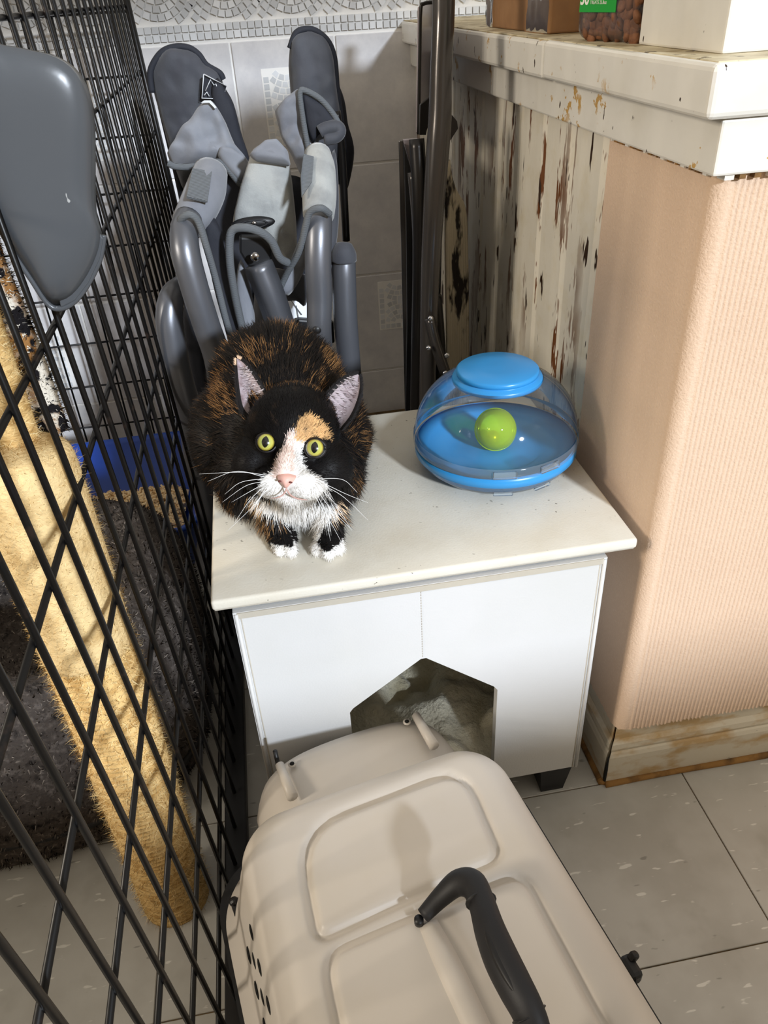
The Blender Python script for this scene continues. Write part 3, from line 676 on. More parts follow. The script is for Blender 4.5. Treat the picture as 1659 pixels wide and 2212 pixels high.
# ================================================================ BED, LITTER TRAY, SCRATCHING POST, PAN
bed = thing('pet_bed', 'dark grey speckled plush pet bed on the floor behind the cage wires', 'pet bed', (-.47, .84, 0))
BC, BRX, BRY, BH = np.array([-.475, .872]), .315, .258, .262
def bed_mesh():
    V, F = [], []; n = 96; ee = 2/3.2
    prof = [(.90, .0), (.97, .012), (1.0, .05), (1.0, .11), (.985, .17), (.95, .215), (.88, .248), (.80, .260), (.72, .255), (.64, .235), (.57, .20), (.52, .155), (.48, .12), (.40, .095), (.2, .085), (.0, .083)]
    for (r, z) in prof:
        for k in range(n):
            a = 2*math.pi*k/n; c, s_ = math.cos(a), math.sin(a)
            x = math.copysign(abs(c)**ee, c)*BRX*r; y_ = math.copysign(abs(s_)**ee, s_)*BRY*r
            w = 1+.035*noise.noise(Vector((c*3, s_*3, z*12)))
            V.append((BC[0]+x*w, BC[1]+y_*w, z*(1+.06*noise.noise(Vector((c*2, s_*2, 7))))))
    for i in range(len(prof)-1):
        for k in range(n): k2 = (k+1) % n; F.append((i*n+k, i*n+k2, (i+1)*n+k2, (i+1)*n+k))
    return V, F
V, F = bed_mesh(); bedm = mesh('cushion', V, F, MT['bed'], bed, True)
pp, pn = surf_sample(bedm.data, 26000); g = rng.random(26000)[:, None]; base = np.array(lin(66, 60, 56)); lite = np.array(lin(150, 140, 130))
strands('pile', pp, pn, pn+rng.normal(0, .6, pp.shape), .007, .0007, base*(1-g**3)+lite*g**3, MT['fibre'], bedm, curl=.5)
tp = [];
for k in range(65):
    a = 2*math.pi*k/64; c, s_ = math.cos(a), math.sin(a); ee = 2/3.2
    tp.append((BC[0]+math.copysign(abs(c)**ee, c)*BRX*1.006, BC[1]+math.copysign(abs(s_)**ee, s_)*BRY*1.006, .060))
tube('edge_cord', tp, .005, MT['bed_cord'], bed, 8)

tray = thing('litter_tray', 'blue plastic litter tray at the back of the cage', 'litter tray', (-.4, 1.32, 0))
def tray_mesh():
    V, F = [], []
    def loop(x0, x1, y0, y1, r, z):
        out = []
        for (cx, cy, a0) in ((x1-r, y1-r, 0), (x0+r, y1-r, 90), (x0+r, y0+r, 180), (x1-r, y0+r, 270)):
            for t in np.linspace(0, 90, 7): a = math.radians(a0+t); out.append((cx+r*math.cos(a), cy+r*math.sin(a), z))
        return out
    X0, X1, Y0, Y1 = -.70, -.168, 1.148, 1.535
    rings = [loop(X0+.05, X1-.035, Y0+.04, Y1-.045, .03, .002), loop(X0+.03, X1-.022, Y0+.025, Y1-.03, .04, .05), loop(X0+.012, X1-.012, Y0+.012, Y1-.012, .045, .112), loop(X0, X1, Y0, Y1, .05, .116), loop(X0, X1, Y0, Y1, .05, .122), loop(X0+.008, X1-.008, Y0+.008, Y1-.008, .045, .124),
             loop(X0+.016, X1-.016, Y0+.016, Y1-.016, .045, .116), loop(X0+.034, X1-.026, Y0+.03, Y1-.034, .04, .066), loop(X0+.040, X1-.032, Y0+.036, Y1-.042, .04, .062), loop(X0+.055, X1-.045, Y0+.045, Y1-.055, .03, .014)]
    for r in rings: V.extend(r)
    n = len(rings[0])
    for i in range(len(rings)-1):
        for k in range(n): k2 = (k+1) % n; F.append((i*n+k, i*n+k2, (i+1)*n+k2, (i+1)*n+k))
    F.append(tuple(range(n))[::-1]); F.append(tuple((len(rings)-1)*n+k for k in range(n)))
    return V, F
V, F = tray_mesh(); mesh('basin', V, F, MT['blue'], tray, True)
V, F = [], []
def heap(x, y_): return .016+.042*math.exp(-((x+.30)/.10)**2-((y_-1.33)/.11)**2)+.03*math.exp(-((x+.46)/.12)**2-((y_-1.36)/.1)**2)+.012*noise.noise(Vector((x*30, y_*30, 2)))
cyl = [(math.cos(a), math.sin(a)) for a in np.linspace(0, 2*math.pi, 6)[:-1]]
for k in range(5200):
    x = random.uniform(-.62, -.225); y_ = random.uniform(1.19, 1.46); h = heap(x, y_)
    if h < .026 and random.random() < .75: continue
    d = np.array([random.gauss(0, 1), random.gauss(0, 1), random.gauss(0, .3)]); d /= np.linalg.norm(d); a = np.cross(d, (0, 0, 1)); a /= np.linalg.norm(a); b_ = np.cross(d, a); L = random.uniform(.004, .009); r = .0026
    c = np.array([x, y_, h+random.uniform(-.006, .005)]); o_ = len(V)
    for e in (-L, L):
        for (q, w) in cyl: V.append(c+d*e+(a*q+b_*w)*r)
    for q in range(5): q2 = (q+1) % 5; F.append((o_+q, o_+q2, o_+5+q2, o_+5+q))
    F.append(tuple(o_+q for q in range(5))[::-1]); F.append(tuple(o_+5+q for q in range(5)))
# the pellets lie on a solid bed of litter
n0 = len(V); gx, gy = np.linspace(-.63, -.222, 34), np.linspace(1.185, 1.465, 26)
for y_ in gy:
    for x in gx: V.append((x, y_, heap(x, y_)-.006))
for j in range(25):
    for i in range(33): a = n0+j*34+i; F.append((a, a+1, a+35, a+34))
pel = mesh('wood_pellets', V, F, MT['pellet'], None); tag(pel, 'tan wood pellet litter heaped inside the blue tray', 'litter', kind='stuff')

sp = thing('scratching_post', 'upright sisal and beige plush scratching post inside the cage', 'scratching post', (-.208, .548, 0))
def pax(z): return np.array([-.205+.010*z, .548-.006*z, z])
def post_body(name, z0, z1, r, rope, mat, amp=.0018):
    pts, rr = [], []; z = z0
    while z <= z1: pts.append(pax(z)); rr.append(r+amp*math.cos(2*math.pi*(z-z0)/rope)); z += rope/4
    return tube(name, pts, rr, mat, sp, 28)
core = post_body('sisal_wrap', .001, .43, .0375, .0062, MT['sisal'])
slv = tube('plush_sleeve', [pax(z) for z in (.415, .42, .45, .52, .58, .610, .618)], [.036, .0395, .040, .0395, .039, .0375, .032], MT['plush'], sp, 28, 22)
up = tube('upper_rope_post', [np.array([-.206, .57, .60]), np.array([-.203, .565, .70]), np.array([-.200, .56, .86])], .0165, MT['sisal'], sp, 16, 20)
leo = tube('printed_arm', [np.array([-.190, .60, .605]), np.array([-.196, .61, .68]), np.array([-.203, .615, .76])], [.015, .016, .014], MT['leopard'], sp, 14, 16)
bro = tube('brown_arm', [np.array([-.203, .615, .745]), np.array([-.206, .618, .80]), np.array([-.208, .62, .87])], [.0155, .016, .014], MT['brown'], sp, 14, 12)
tube('printed_arm', [np.array([-.232, .535, .60]), np.array([-.236, .53, .66]), np.array([-.242, .53, .72])], [.02, .021, .017], MT['leopard'], sp, 14, 14)
sc_a, sc_b = np.array(lin(226, 192, 130)), np.array(lin(250, 226, 172))
for (o_, n_, L_, w_) in ((core, 17000, .011, .00022), (slv, 6000, .006, .0002), (up, 3600, .010, .00022)):
    p_, q_ = surf_sample(o_.data, n_); g = rng.random(n_)[:, None]; dirs = q_*.8+rng.normal(0, .8, p_.shape)
    strands('loose_fibres', p_, q_, dirs, L_*rng.uniform(.4, 1.3, n_), w_, sc_a*(1-g)+sc_b*g, MT['fibre'], o_, curl=.9)
for (o_, n_, ca, cb) in ((leo, 2500, (40, 38, 40), (220, 212, 196)), (bro, 2500, (120, 76, 38), (176, 122, 66))):
    p_, q_ = surf_sample(o_.data, n_); g = (rng.random(n_) > .55)[:, None]*1.0
    strands('pile', p_, q_, q_+rng.normal(0, .6, p_.shape), .005, .0004, np.array(lin(*ca))*(1-g)+np.array(lin(*cb))*g, MT['fibre'], o_, curl=.6)

pan = thing('plastic_scoop', 'dark grey moulded plastic scoop hung on the cage at upper left', 'scoop', tuple(P(90, 400, .57)))
ol = [(-62, 92), (10, 97), (70, 108), (125, 122), (168, 152), (192, 195), (205, 260), (207, 340), (207, 420), (211, 470), (222, 516), (214, 560), (190, 610), (160, 648), (130, 663), (104, 655), (70, 605), (32, 548), (0, 492), (-40, 420), (-66, 370), (-72, 240)]
pillow('pan_body', [P(a, b, .575+.00012*(400-b)*0) for a, b in ol], .020, .006, MT['pan'], pan, 80, 12, 5.5, 0, 18, (.15, -.8, .45))
rim = [P(a, b, .5735) for a, b in ((224, 508), (222, 522), (214, 562), (190, 612), (160, 651), (130, 666), (104, 657), (70, 607), (32, 550), (0, 494))]
slab('rim_flange', PL([(204, 488), (223, 516), (215, 560), (191, 611), (161, 650), (131, 665), (126, 640), (150, 608), (176, 560), (196, 514)], .5705), .003, MT['pan'], pan, .0008)
tube('hook', [P(-40, 110, .575), P(-40, 110, .575)+np.array([-.004, .01, .012]), np.array([cage_x(.888)+.002, .60, .893]), np.array([cage_x(.888)-.008, .602, .890])], .002, MT['pan'], pan, 8, 16)
tube('rim_lip', rim, .0022, MT['pan'], pan, 8, 50)

# ================================================================ FOLDED CAMPING CHAIR
def leg_tube(name, pts, rad, mat, parent, seg, n):
    """a frame tube carried on down to the floor"""
    e = np.array(pts[-1]); r = list(rad) if np.ndim(rad) else [rad]*len(pts); k = r[-1]
    return tube(name, list(pts)+[np.array([e[0], e[1], e[2]*.6]), np.array([e[0], e[1], e[2]*.25]), np.array([e[0], e[1], .002])], r+[k]*3, mat, parent, seg, n+20)
cc = thing('camping_chair', 'folded grey camping chair with padded arms leaning behind the cat', 'chair', (.02, 1.1, 0))
def PY(lst): return [P(a, b, y_) for a, b, y_ in lst]
# back cushions, folded double
bl_ = pillow('backrest_panel', PL([(326, 150), (345, 118), (372, 104), (405, 104), (428, 118), (446, 142), (474, 158), (486, 190), (505, 225), (522, 290), (536, 350), (530, 420), (470, 430), (395, 410), (372, 345), (350, 262), (332, 200)], 1.27), .026, .022, MT['cloth_dark'], cc, 84, 12, 5, .009, 24, sharp=True)
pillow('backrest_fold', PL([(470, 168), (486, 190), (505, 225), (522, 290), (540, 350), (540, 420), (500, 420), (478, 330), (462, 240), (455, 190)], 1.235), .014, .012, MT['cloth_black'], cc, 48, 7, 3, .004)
tube('binding', PL([(328, 200), (325, 155), (345, 118), (372, 103), (405, 103), (428, 117), (446, 141), (474, 158), (482, 172)], 1.262), .0045, MT['cloth_black'], bl_, 8, 50)
br_ = pillow('backrest_panel', PL([(627, 90), (640, 72), (668, 64), (692, 74), (712, 96), (722, 130), (727, 190), (738, 260), (742, 330), (735, 400), (700, 410), (660, 380), (640, 300), (629, 220), (623, 140)], 1.26), .028, .022, MT['cloth_dark'], cc, 84, 12, 5, .009, 24, sharp=True)
tube('binding', PL([(626, 105), (640, 71), (668, 63), (692, 73), (712, 95), (723, 130), (728, 190), (737, 260), (744, 330)], 1.255), .0042, MT['cloth_black'], br_, 8, 50)
pillow('backrest_fold', PL([(725, 180), (737, 195), (746, 225), (752, 270), (765, 322), (758, 380), (745, 420), (733, 400), (728, 300)], 1.28), .018, .014, MT['cloth_black'], cc, 40, 7, 3, .003)
# printed mountain badge: frame and ridge lines
bd = 1.232
for q in ([(440, 160), (489, 186), (482, 214), (436, 212), (440, 160)], [(444, 196), (455, 172), (462, 184), (466, 181), (474, 203)], [(474, 203), (480, 195), (486, 204)], [(441, 206), (447, 199), (452, 208)]):
    tube('badge_line', PL(q, bd-.002), .0007, MT['white_print'], bl_, 6)
slab('badge', PL([(440, 160), (489, 186), (482, 214), (436, 212)], bd+.002), .002, MT['cloth_black'], bl_)
# left arm flap
fl = pillow('arm_flap', PL([(360, 330), (378, 300), (408, 262), (440, 218), (456, 216), (472, 236), (488, 265), (500, 296), (512, 322), (535, 345), (546, 368), (540, 392), (520, 398), (498, 372), (478, 356), (440, 360), (400, 364), (372, 362)], 1.16), .022, .016, MT['cloth_mid'], cc, 84, 12, 5, .013, 26, sharp=True)
pillow('flap_turnback', PL([(474, 318), (500, 322), (530, 340), (548, 366), (544, 394), (522, 402), (500, 378), (478, 352), (470, 335)], 1.135), .012, .010, MT['cloth_mid'], fl, 56, 8, 5, .004, sharp=True)
tube('binding', PL([(362, 352), (380, 360), (420, 360), (450, 354), (474, 350), (490, 362), (512, 390), (524, 402)], 1.132), .0042, MT['webbing'], fl, 8, 40)
slab('reflective_edge', PL([(434, 222), (441, 217), (455, 217), (468, 232), (464, 234), (452, 222), (442, 222)], 1.134), .0015, MT['white_print'], fl)
# left arm: cloth sleeve and bent tube
sl = tube('arm_sleeve', PY([(455, 372, 1.10), (445, 410, 1.07), (425, 455, 1.04), (405, 486, 1.05)]), [.022, .025, .024, .021], MT['cloth_mid'], cc, 18, 18)
slab('strap', PY([(416, 363, 1.064), (458, 370, 1.064), (448, 434, 1.012), (403, 424, 1.012)]), .003, MT['webbing'], sl)
leg_tube('frame_tube', PY([(408, 470, 1.02), (398, 500, 1.0), (402, 550, .985), (420, 620, .98), (445, 700, .98), (470, 775, .985), (478, 850, .99), (470, 960, 1.0)]), [.0165, .0172, .0175, .0175, .0175, .018, .018, .018], MT['grey_tube'], cc, 20, 50)
tube('sleeve_binding', PY([(386, 488, 1.0), (394, 470, .99), (412, 464, .985), (430, 482, .985), (448, 540, .985), (468, 610, .99), (488, 690, .99), (510, 760, 1.0)]), .0045, MT['webbing'], cc, 8, 50)
pillow('seat_side', PL([(440, 470), (470, 480), (490, 560), (508, 640), (525, 740), (505, 770), (480, 690), (455, 590)], 1.03), .006, .006, MT['cloth_black'], cc, 40, 6, 3, .002)
# far left tube
leg_tube('frame_tube', PY([(392, 612, 1.10), (372, 640, 1.06), (366, 690, 1.045), (376, 760, 1.04), (392, 830, 1.04), (412, 900, 1.05), (425, 1000, 1.06)]), [.012, .0165, .0185, .0185, .0185, .0185, .0185], MT['grey_tube'], cc, 20, 44)
pillow('foot_web', PL([(402, 640), (420, 660), (445, 800), (452, 900), (430, 900), (412, 800), (396, 700)], 1.11), .008, .008, MT['cloth_black'], cc, 36, 6, 3, .001)
# seat, folded up the middle, with eyelet, bracket and strut
st0 = pillow('seat_panel', PL([(545, 322), (572, 306), (600, 306), (622, 330), (632, 400), (640, 480), (642, 540), (622, 575), (604, 556), (560, 500), (502, 490), (505, 462), (520, 400)], 1.10), .018, .016, MT['cloth_light'], cc, 84, 12, 7, .004, 18, sharp=True)
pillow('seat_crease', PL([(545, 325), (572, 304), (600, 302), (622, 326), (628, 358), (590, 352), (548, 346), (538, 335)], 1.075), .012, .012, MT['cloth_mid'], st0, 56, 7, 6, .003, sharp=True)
pe = P(547, 482, 1.066)
bm = bmesh.new(); bmesh.ops.create_icosphere(bm, subdivisions=3, radius=1, matrix=Matrix.Translation(pe) @ Matrix.Diagonal((.029, .006, .0085, 1))); bm_obj('eyelet_plate', bm, MT['black'], st0, True)
tube('eyelet_ring', [pe+np.array([.018*math.cos(a), -.0055, .0048*math.sin(a)]) for a in np.linspace(0, 2*math.pi, 25)], .0012, MT['black_soft'], st0, 6)
ellipsoid('rivet', pe+np.array([.001, -.006, .001]), (.004, .002, .003), MT['chrome'], st0)
tube('seat_binding', PY([(530, 735, 1.02), (512, 660, 1.01), (498, 580, 1.0), (496, 520, 1.0), (504, 496, 1.0), (530, 492, .995), (560, 500, .995), (586, 520, 1.0), (604, 556, 1.01), (622, 568, 1.02)]), .0052, MT['webbing'], cc, 10, 70)
slab('hinge_bracket', PL([(517, 512), (566, 512), (586, 535), (588, 577), (536, 577), (517, 545)], 1.02), .016, MT['black'], cc, .003)
ellipsoid('bracket_screw', P(551, 555, 1.000), (.006, .003, .006), MT['chrome'], cc)
leg_tube('frame_tube', PY([(558, 570, 1.02), (585, 640, 1.02), (612, 720, 1.03), (640, 800, 1.04), (665, 880, 1.05)]), [.019, .0195, .0195, .0195, .0195], MT['grey_tube'], cc, 4, 20)
pillow('seat_underside', PL([(520, 560), (535, 600), (548, 660), (552, 740), (540, 780), (525, 720), (510, 620)], 1.045), .01, .008, MT['cloth_mid'], cc, 40, 6, 3, .002)
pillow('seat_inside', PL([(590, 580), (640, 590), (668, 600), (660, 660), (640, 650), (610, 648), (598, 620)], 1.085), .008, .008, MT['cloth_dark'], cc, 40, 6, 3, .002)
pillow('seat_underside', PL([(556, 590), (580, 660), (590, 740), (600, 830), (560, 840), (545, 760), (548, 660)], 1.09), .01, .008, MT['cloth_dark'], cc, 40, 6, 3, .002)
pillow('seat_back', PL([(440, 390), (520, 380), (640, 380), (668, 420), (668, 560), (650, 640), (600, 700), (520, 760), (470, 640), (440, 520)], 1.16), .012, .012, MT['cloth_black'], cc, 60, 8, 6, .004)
# right arm
rf = pillow('arm_flap', PL([(593, 240), (612, 216), (640, 196), (655, 194), (690, 214), (716, 244), (736, 268), (728, 296), (690, 300), (672, 350), (668, 392), (650, 380), (632, 340), (608, 298)], 1.165), .018, .014, MT['cloth_mid'], cc, 84, 12, 5, .012, 28, sharp=True)
pillow('flap_opening', PL([(652, 202), (690, 220), (718, 252), (732, 276), (716, 290), (690, 290), (676, 310), (662, 280), (655, 240)], 1.148), .010, .004, MT['cloth_black'], rf, 44, 7, 3, .003)
tube('binding', PL([(668, 330), (660, 290), (652, 240), (648, 200), (660, 196), (692, 214), (718, 244), (734, 270)], 1.142), .0038, MT['webbing'], rf, 8, 40)
tube('strap_loop', PL([(690, 285), (705, 276), (728, 274), (734, 284), (724, 296), (700, 300)], 1.14), .0085, MT['cloth_dark'], rf, 10, 24)
sr = tube('arm_sleeve', PY([(686, 335, 1.10), (690, 370, 1.07), (690, 420, 1.045), (688, 465, 1.02)]), [.018, .021, .022, .020], MT['cloth_light'], cc, 18, 18)
slab('strap', PY([(656, 332, 1.058), (678, 338, 1.058), (674, 392, 1.03), (652, 424, 1.016), (650, 380, 1.034)]), .003, MT['webbing'], sr)
leg_tube('frame_tube', PY([(690, 448, 1.03), (688, 500, 1.01), (687, 570, 1.0), (690, 640, 1.0), (690, 715, 1.005), (698, 790, 1.05), (710, 900, 1.03)]), [.0165, .0172, .0172, .017, .0165, .0165, .0165], MT['grey_tube'], cc, 20, 40)
ellipsoid('frame_screw', P(685, 712, .987), (.006, .004, .006), MT['black'], cc); ellipsoid('frame_screw', P(474, 759, .967), (.0065, .003, .0065), MT['dark'], cc)
tube('sleeve_binding', PY([(712, 462, 1.0), (694, 450, .99), (670, 458, .995), (660, 490, 1.0), (648, 540, 1.01), (620, 590, 1.03), (606, 622, 1.04)]), .0045, MT['webbing'], cc, 8, 50)
pillow('seat_side', PL([(664, 480), (668, 540), (650, 600), (622, 640), (606, 630), (625, 570), (645, 520)], 1.04), .007, .007, MT['cloth_mid'], cc, 40, 6, 3, .002)
pillow('seat_side', PL([(716, 330), (728, 350), (732, 470), (722, 560), (712, 600), (706, 480)], 1.09), .010, .010, MT['cloth_dark'], cc, 40, 6, 3, .002)
# far right tube with its cap
tube('tube_cap', PY([(742, 528, 1.09), (742, 545, 1.085), (742, 562, 1.085)]), [.012, .0175, .0185], MT['cloth_dark'], cc, 18, 10)
leg_tube('frame_tube', PY([(743, 555, 1.09), (743, 600, 1.085), (746, 680, 1.085), (752, 760, 1.09), (760, 850, 1.10), (768, 950, 1.12)]), [.0165, .0172, .0175, .0175, .0175, .0175], MT['grey_tube'], cc, 20, 30)
tube('back_rod', PL([(727, 240), (738, 330), (744, 440), (748, 520)], 1.24), .006, MT['steel_dark'], cc, 10, 20)
tube('back_rod', PL([(348, 230), (374, 340), (394, 430), (406, 490)], 1.28), .005, MT['cloth_black'], cc, 10, 20)
# white care tag and cross brace
slab('care_tag', PL([(610, 650), (652, 640), (722, 646), (722, 712), (692, 716), (658, 712), (638, 735), (622, 720)], 1.13), .0012, MT['paper'], cc)
for q in ([(628, 648), (652, 680)], [(640, 660), (650, 715)]): tube('tag_fold', PL(q, 1.127), .0006, MT['webbing'], cc, 6)
slab('hub_bracket', PL([(642, 690), (720, 696), (724, 742), (650, 752), (636, 730)], 1.11), .014, MT['black'], cc, .003)
slab('care_tag', PL([(664, 760), (698, 788), (690, 800), (660, 774)], 1.12), .0012, MT['paper'], cc)

# ================================================================ FOLDED METAL CHAIR AND WOVEN MAT
fc = thing('folding_chair', 'folded grey steel folding chair standing edge-on against the peeling wall', 'chair', (.25, 1.2, 0))
leg_tube('frame_tube', PY([(952, -120, 1.06), (958, -30, 1.06), (957, 60, 1.05), (953, 150, 1.045), (951, 240, 1.04), (946, 320, 1.035), (938, 430, 1.03), (931, 560, 1.03), (926, 700, 1.03), (922, 900, 1.04), (918, 1080, 1.06)]), [.0125, .0135, .0135, .0135, .0145, .0150, .0142, .0135, .0125, .0125, .0125], MT['steel'], fc, 16, 60)
leg_tube('frame_tube', PY([(962, -80, 1.44), (955, 40, 1.43), (950, 200, 1.42), (944, 400, 1.41), (938, 700, 1.41), (934, 900, 1.42)]), .0115, MT['steel_dark'], fc, 12, 30)
leg_tube('rear_leg', PY([(900, 300, 1.06), (907, 420, 1.05), (908, 560, 1.05), (905, 720, 1.05), (901, 880, 1.06), (900, 1050, 1.07)]), [.010, .011, .011, .011, .011, .011], MT['steel_dark'], fc, 14, 30)
leg_tube('rear_leg', PY([(938, 640, 1.09), (946, 740, 1.09), (950, 850, 1.09), (952, 980, 1.10)]), .0115, MT['steel_dark'], fc, 14, 20)
def panel(name, a, b, c, d, t, mat): return slab(name, [a, b, c, d], t, mat, fc, .0015)
panel('back_panel', P(909, 14, 1.12), P(938, -6, 1.40), P(936, 250, 1.40), P(904, 288, 1.12), .004, MT['plate'])  # back panel is dark; its lilac reflection is put into the plate colour
tube('panel_edge', PY([(940, 4, 1.112), (916, 8, 1.112), (909, 22, 1.112), (907, 120, 1.112), (904, 290, 1.112)]), .0022, MT['steel_dark'], fc, 8, 30)
slab('side_plate', PL([(942, 230), (968, 238), (988, 262), (990, 278), (964, 318), (938, 330)], 1.075), .006, MT['steel_dark'], fc, .001)
slab('side_plate', PL([(908, 226), (934, 204), (934, 268), (922, 276), (921, 292), (906, 292)], 1.09), .006, MT['steel_dark'], fc, .001)
seat = slab('seat', [P(872, 303, 1.10), P(903, 299, 1.36), P(922, 880, 1.40), P(884, 905, 1.11)], .007, MT['steel'], fc, .0015)
slab('seat_flange', PL([(871, 302), (905, 299), (912, 366), (889, 368)], 1.085), .006, MT['plate'], seat, .001)
slab('seat_edge', PL([(872, 310), (889, 368), (893, 500), (889, 700), (890, 895), (876, 897), (880, 700), (878, 480)], 1.08), .006, MT['black'], seat, .001)
tube('seat_rim', PY([(891, 372, 1.07), (902, 470, 1.065), (904, 560, 1.065), (900, 720, 1.065), (897, 880, 1.07)]), [.007, .0085, .0085, .008, .008], MT['steel'], fc, 12, 26)
tube('link_bar', PY([(928, 688, 1.005), (940, 740, 1.005), (962, 806, 1.01)]), [.008, .0078, .008], MT['steel'], fc, 4, 12)
for q in ((930, 688), (962, 806), (926, 752), (965, 768)): ellipsoid('rivet', P(*q, .998), (.0042, .003, .0042), MT['chrome'], fc, None, 2)
mat_ = thing('woven_mat', 'worn cream woven mat stood on edge between folding chair and peeling wall', 'mat', tuple(P(985, 700, 1.22)))
for k in range(9):
    t = k/8; leg_tube('strand', PY([(966+t*6, 345+60*abs(t-.1)*1.2, 1.18+.02*t), (966+t*34, 430+20*t, 1.19+.02*t), (966+t*40, 560, 1.2+.02*t), (968+t*40, 700, 1.2+.02*t), (968+t*40, 830, 1.21+.02*t), (968+t*40, 960, 1.22+.02*t)]), .0042, MT['straw'], mat_, 8, 40)

# ================================================================ DOME TOY
tc = np.array([.2445, .772, .411])
toy = thing('treat_dome_toy', 'clear domed cat toy with blue base and blue cap on the cat house lid', 'cat toy', tuple(tc))
lathe('lower_bowl', [(.062, 0), (.070, .0015), (.082, .008), (.090, .016), (.094, .0235)], tc, MT['toy_rim'], toy, 64, False)
lathe('base_ring', [(.0925, .0225), (.0952, .0238), (.0955, .034), (.0925, .0355)], tc, MT['toy_blue'], toy, 64, False)
lathe('base_plate', [(.0, .0225), (.03, .0225), (.034, .0215), (.055, .0215), (.060, .024), (.080, .027), (.0930, .034), (.0935, .0225), (.088, .014), (.0, .012)], tc, MT['toy_blue'], toy, 64, False)
lathe('clear_rim', [(.0962, .0355), (.0968, .037), (.0965, .046), (.0950, .0475)], tc, MT['toy_rim'], toy, 64, False)
dome = [(.0945, .0475)]+[(.0945*math.cos(a)**.92, .0475+.078*math.sin(a)) for a in np.linspace(.05, 1.02, 22)]
lathe('dome', dome, tc, MT['toy_clear'], toy, 72, False)
lathe('cap', [(.0, .1085), (.044, .1085), (.0505, .1095), (.0512, .112), (.0500, .1150), (.0455, .1165), (.0450, .1178), (.0462, .1182), (.0462, .1225), (.044, .1240), (.02, .1258), (.0, .1262)], tc, MT['toy_blue'], toy, 64, False)
for a in (-1.2, -1.75):
    c, s_ = math.cos(a), math.sin(a); bmx = bmesh.new(); add_box(bmx, tc+np.array([.0972*c, .0972*s_, .0415]), (.004, .026, .009), .001, 1, Matrix.Rotation(a, 3, 'Z')); bm_obj('clip', bmx, MT['toy_rim'], toy)
    bmx = bmesh.new(); add_box(bmx, tc+np.array([.0868*c, .0868*s_, .0125]), (.004, .022, .007), .001, 1, Matrix.Rotation(a, 3, 'Z')); bm_obj('clip', bmx, MT['toy_rim'], toy)
bc_ = tc+np.array([-.001, -.004, .0245+.0232])
ball = thing('toy_ball', 'small translucent yellow-green ball inside the clear dome toy', 'ball', tuple(bc_-np.array([0, 0, .0245])))
ellipsoid('shell', bc_, (.0245,)*3, MT['ball'], ball, None, 4)
tube('shell_seam', [bc_+np.array([.0246*math.cos(a), .0246*math.sin(a)*.5, .0246*math.sin(a)*.86]) for a in np.linspace(0, 2*math.pi, 41)], .0009, MT['ball'], ball, 6)
ellipsoid('bell', bc_+np.array([-.003, 0, -.010]), (.0085,)*3, MT['bell'], ball)

# ================================================================ THINGS ON THE LEDGE
cb = thing('cardboard_box', 'brown taped cardboard box on the painted ledge', 'box', (.47, 1.13, .8378))
box('carton', .366, .60, 1.005, 1.262, .8380, .96, MT['card'], cb, .002)
box('flap', .3645, .366, 1.02, 1.09, .8380, .95, MT['card'], cb)
v, f = [], []
for j in range(14):
    for i in range(12):
        yy = 1.003+.075*i/11; z = .8390+.11*j/13; v.append((.3635+.0022*noise.noise(Vector((yy*90, z*50, 0)))-.0012, yy, z))
for j in range(13):
    for i in range(11): a = j*12+i; f.append((a, a+1, a+13, a+12))
mesh('tape_strip', v, f, MT['tape'], cb, True)
v, f = [], []
for j in range(14):
    for i in range(8):
        yy = 1.225+.035*i/7; z = .8390+.11*j/13; v.append((.3638+.0022*noise.noise(Vector((yy*90, z*50, 5)))-.0012, yy, z))
for j in range(13):
    for i in range(7): a = j*8+i; f.append((a, a+1, a+9, a+8))
mesh('tape_strip', v, f, MT['tape'], cb, True)
tube('printed_line', [(.3656, 1.21, .8725), (.3656, 1.115, .8722), (.3656, 1.113, .875), (.3656, 1.113, .95)], .0007, MT['ink'], cb, 6)
c2 = thing('flattened_carton', 'flattened brown carton lying behind the nut jar on the ledge', 'carton', (.48, .95, .8378))
slab('sheet', [(.385, .93, .8380), (.56, .90, .8380), (.60, 1.0, .8380), (.42, 1.0, .8380)], .005, MT['card'], c2)
slab('sheet', [(.385, .925, .848), (.57, .90, .862), (.60, .99, .862), (.40, .99, .848)], .004, MT['card'], c2)

JA, JB = np.array([.3455, .878]), np.array([.3665, .780]); JL = np.linalg.norm(JB-JA); JEY = (JB-JA)/JL; JEX = np.array([-JEY[1], JEY[0]]); JD, JZ0, JZ1 = .085, .8382, 1.01
def J(lx, ly, z): q = JA+JEX*lx+JEY*ly; return np.array([q[0], q[1], z])          # depth from the label face, along it, height
jar = thing('nut_jar', 'square clear plastic jar with green label, full of brown nuts, on the ledge', 'jar', tuple(J(JD/2, JL/2, JZ0)))
JR = Matrix(((JEX[0], JEY[0], 0), (JEX[1], JEY[1], 0), (0, 0, 1)))
bm = bmesh.new(); add_box(bm, J(JD/2, JL/2, (JZ0+JZ1)/2), (JD, JL, JZ1-JZ0), .012, 5, JR); bm_obj('jar_body', bm, MT['jar'], jar, True)
lathe('lid', [(.0, 0), (.040, 0), (.040, .018), (.0, .0185)], J(JD/2, JL/2, JZ1), MT['label_green'], jar, 40)
def jbox(name, ly0, ly1, z0, z1, out0, out1, mat, parent):
    bm = bmesh.new(); add_box(bm, J(-(out0+out1)/2, (ly0+ly1)/2, (z0+z1)/2), (out1-out0, ly1-ly0, z1-z0), 0, 1, JR); return bm_obj(name, bm, mat, parent)
LBZ = .8625
lab = jbox('label', .0085, .068, LBZ, .99, .0001, .0006, MT['label_green'], jar)
tube('label', [J(.0115-.0119*math.cos(t), .0105-.0119*math.sin(t), .92) for t in np.linspace(0, 1.2, 8)], .0005, MT['label_green'], jar, 6)
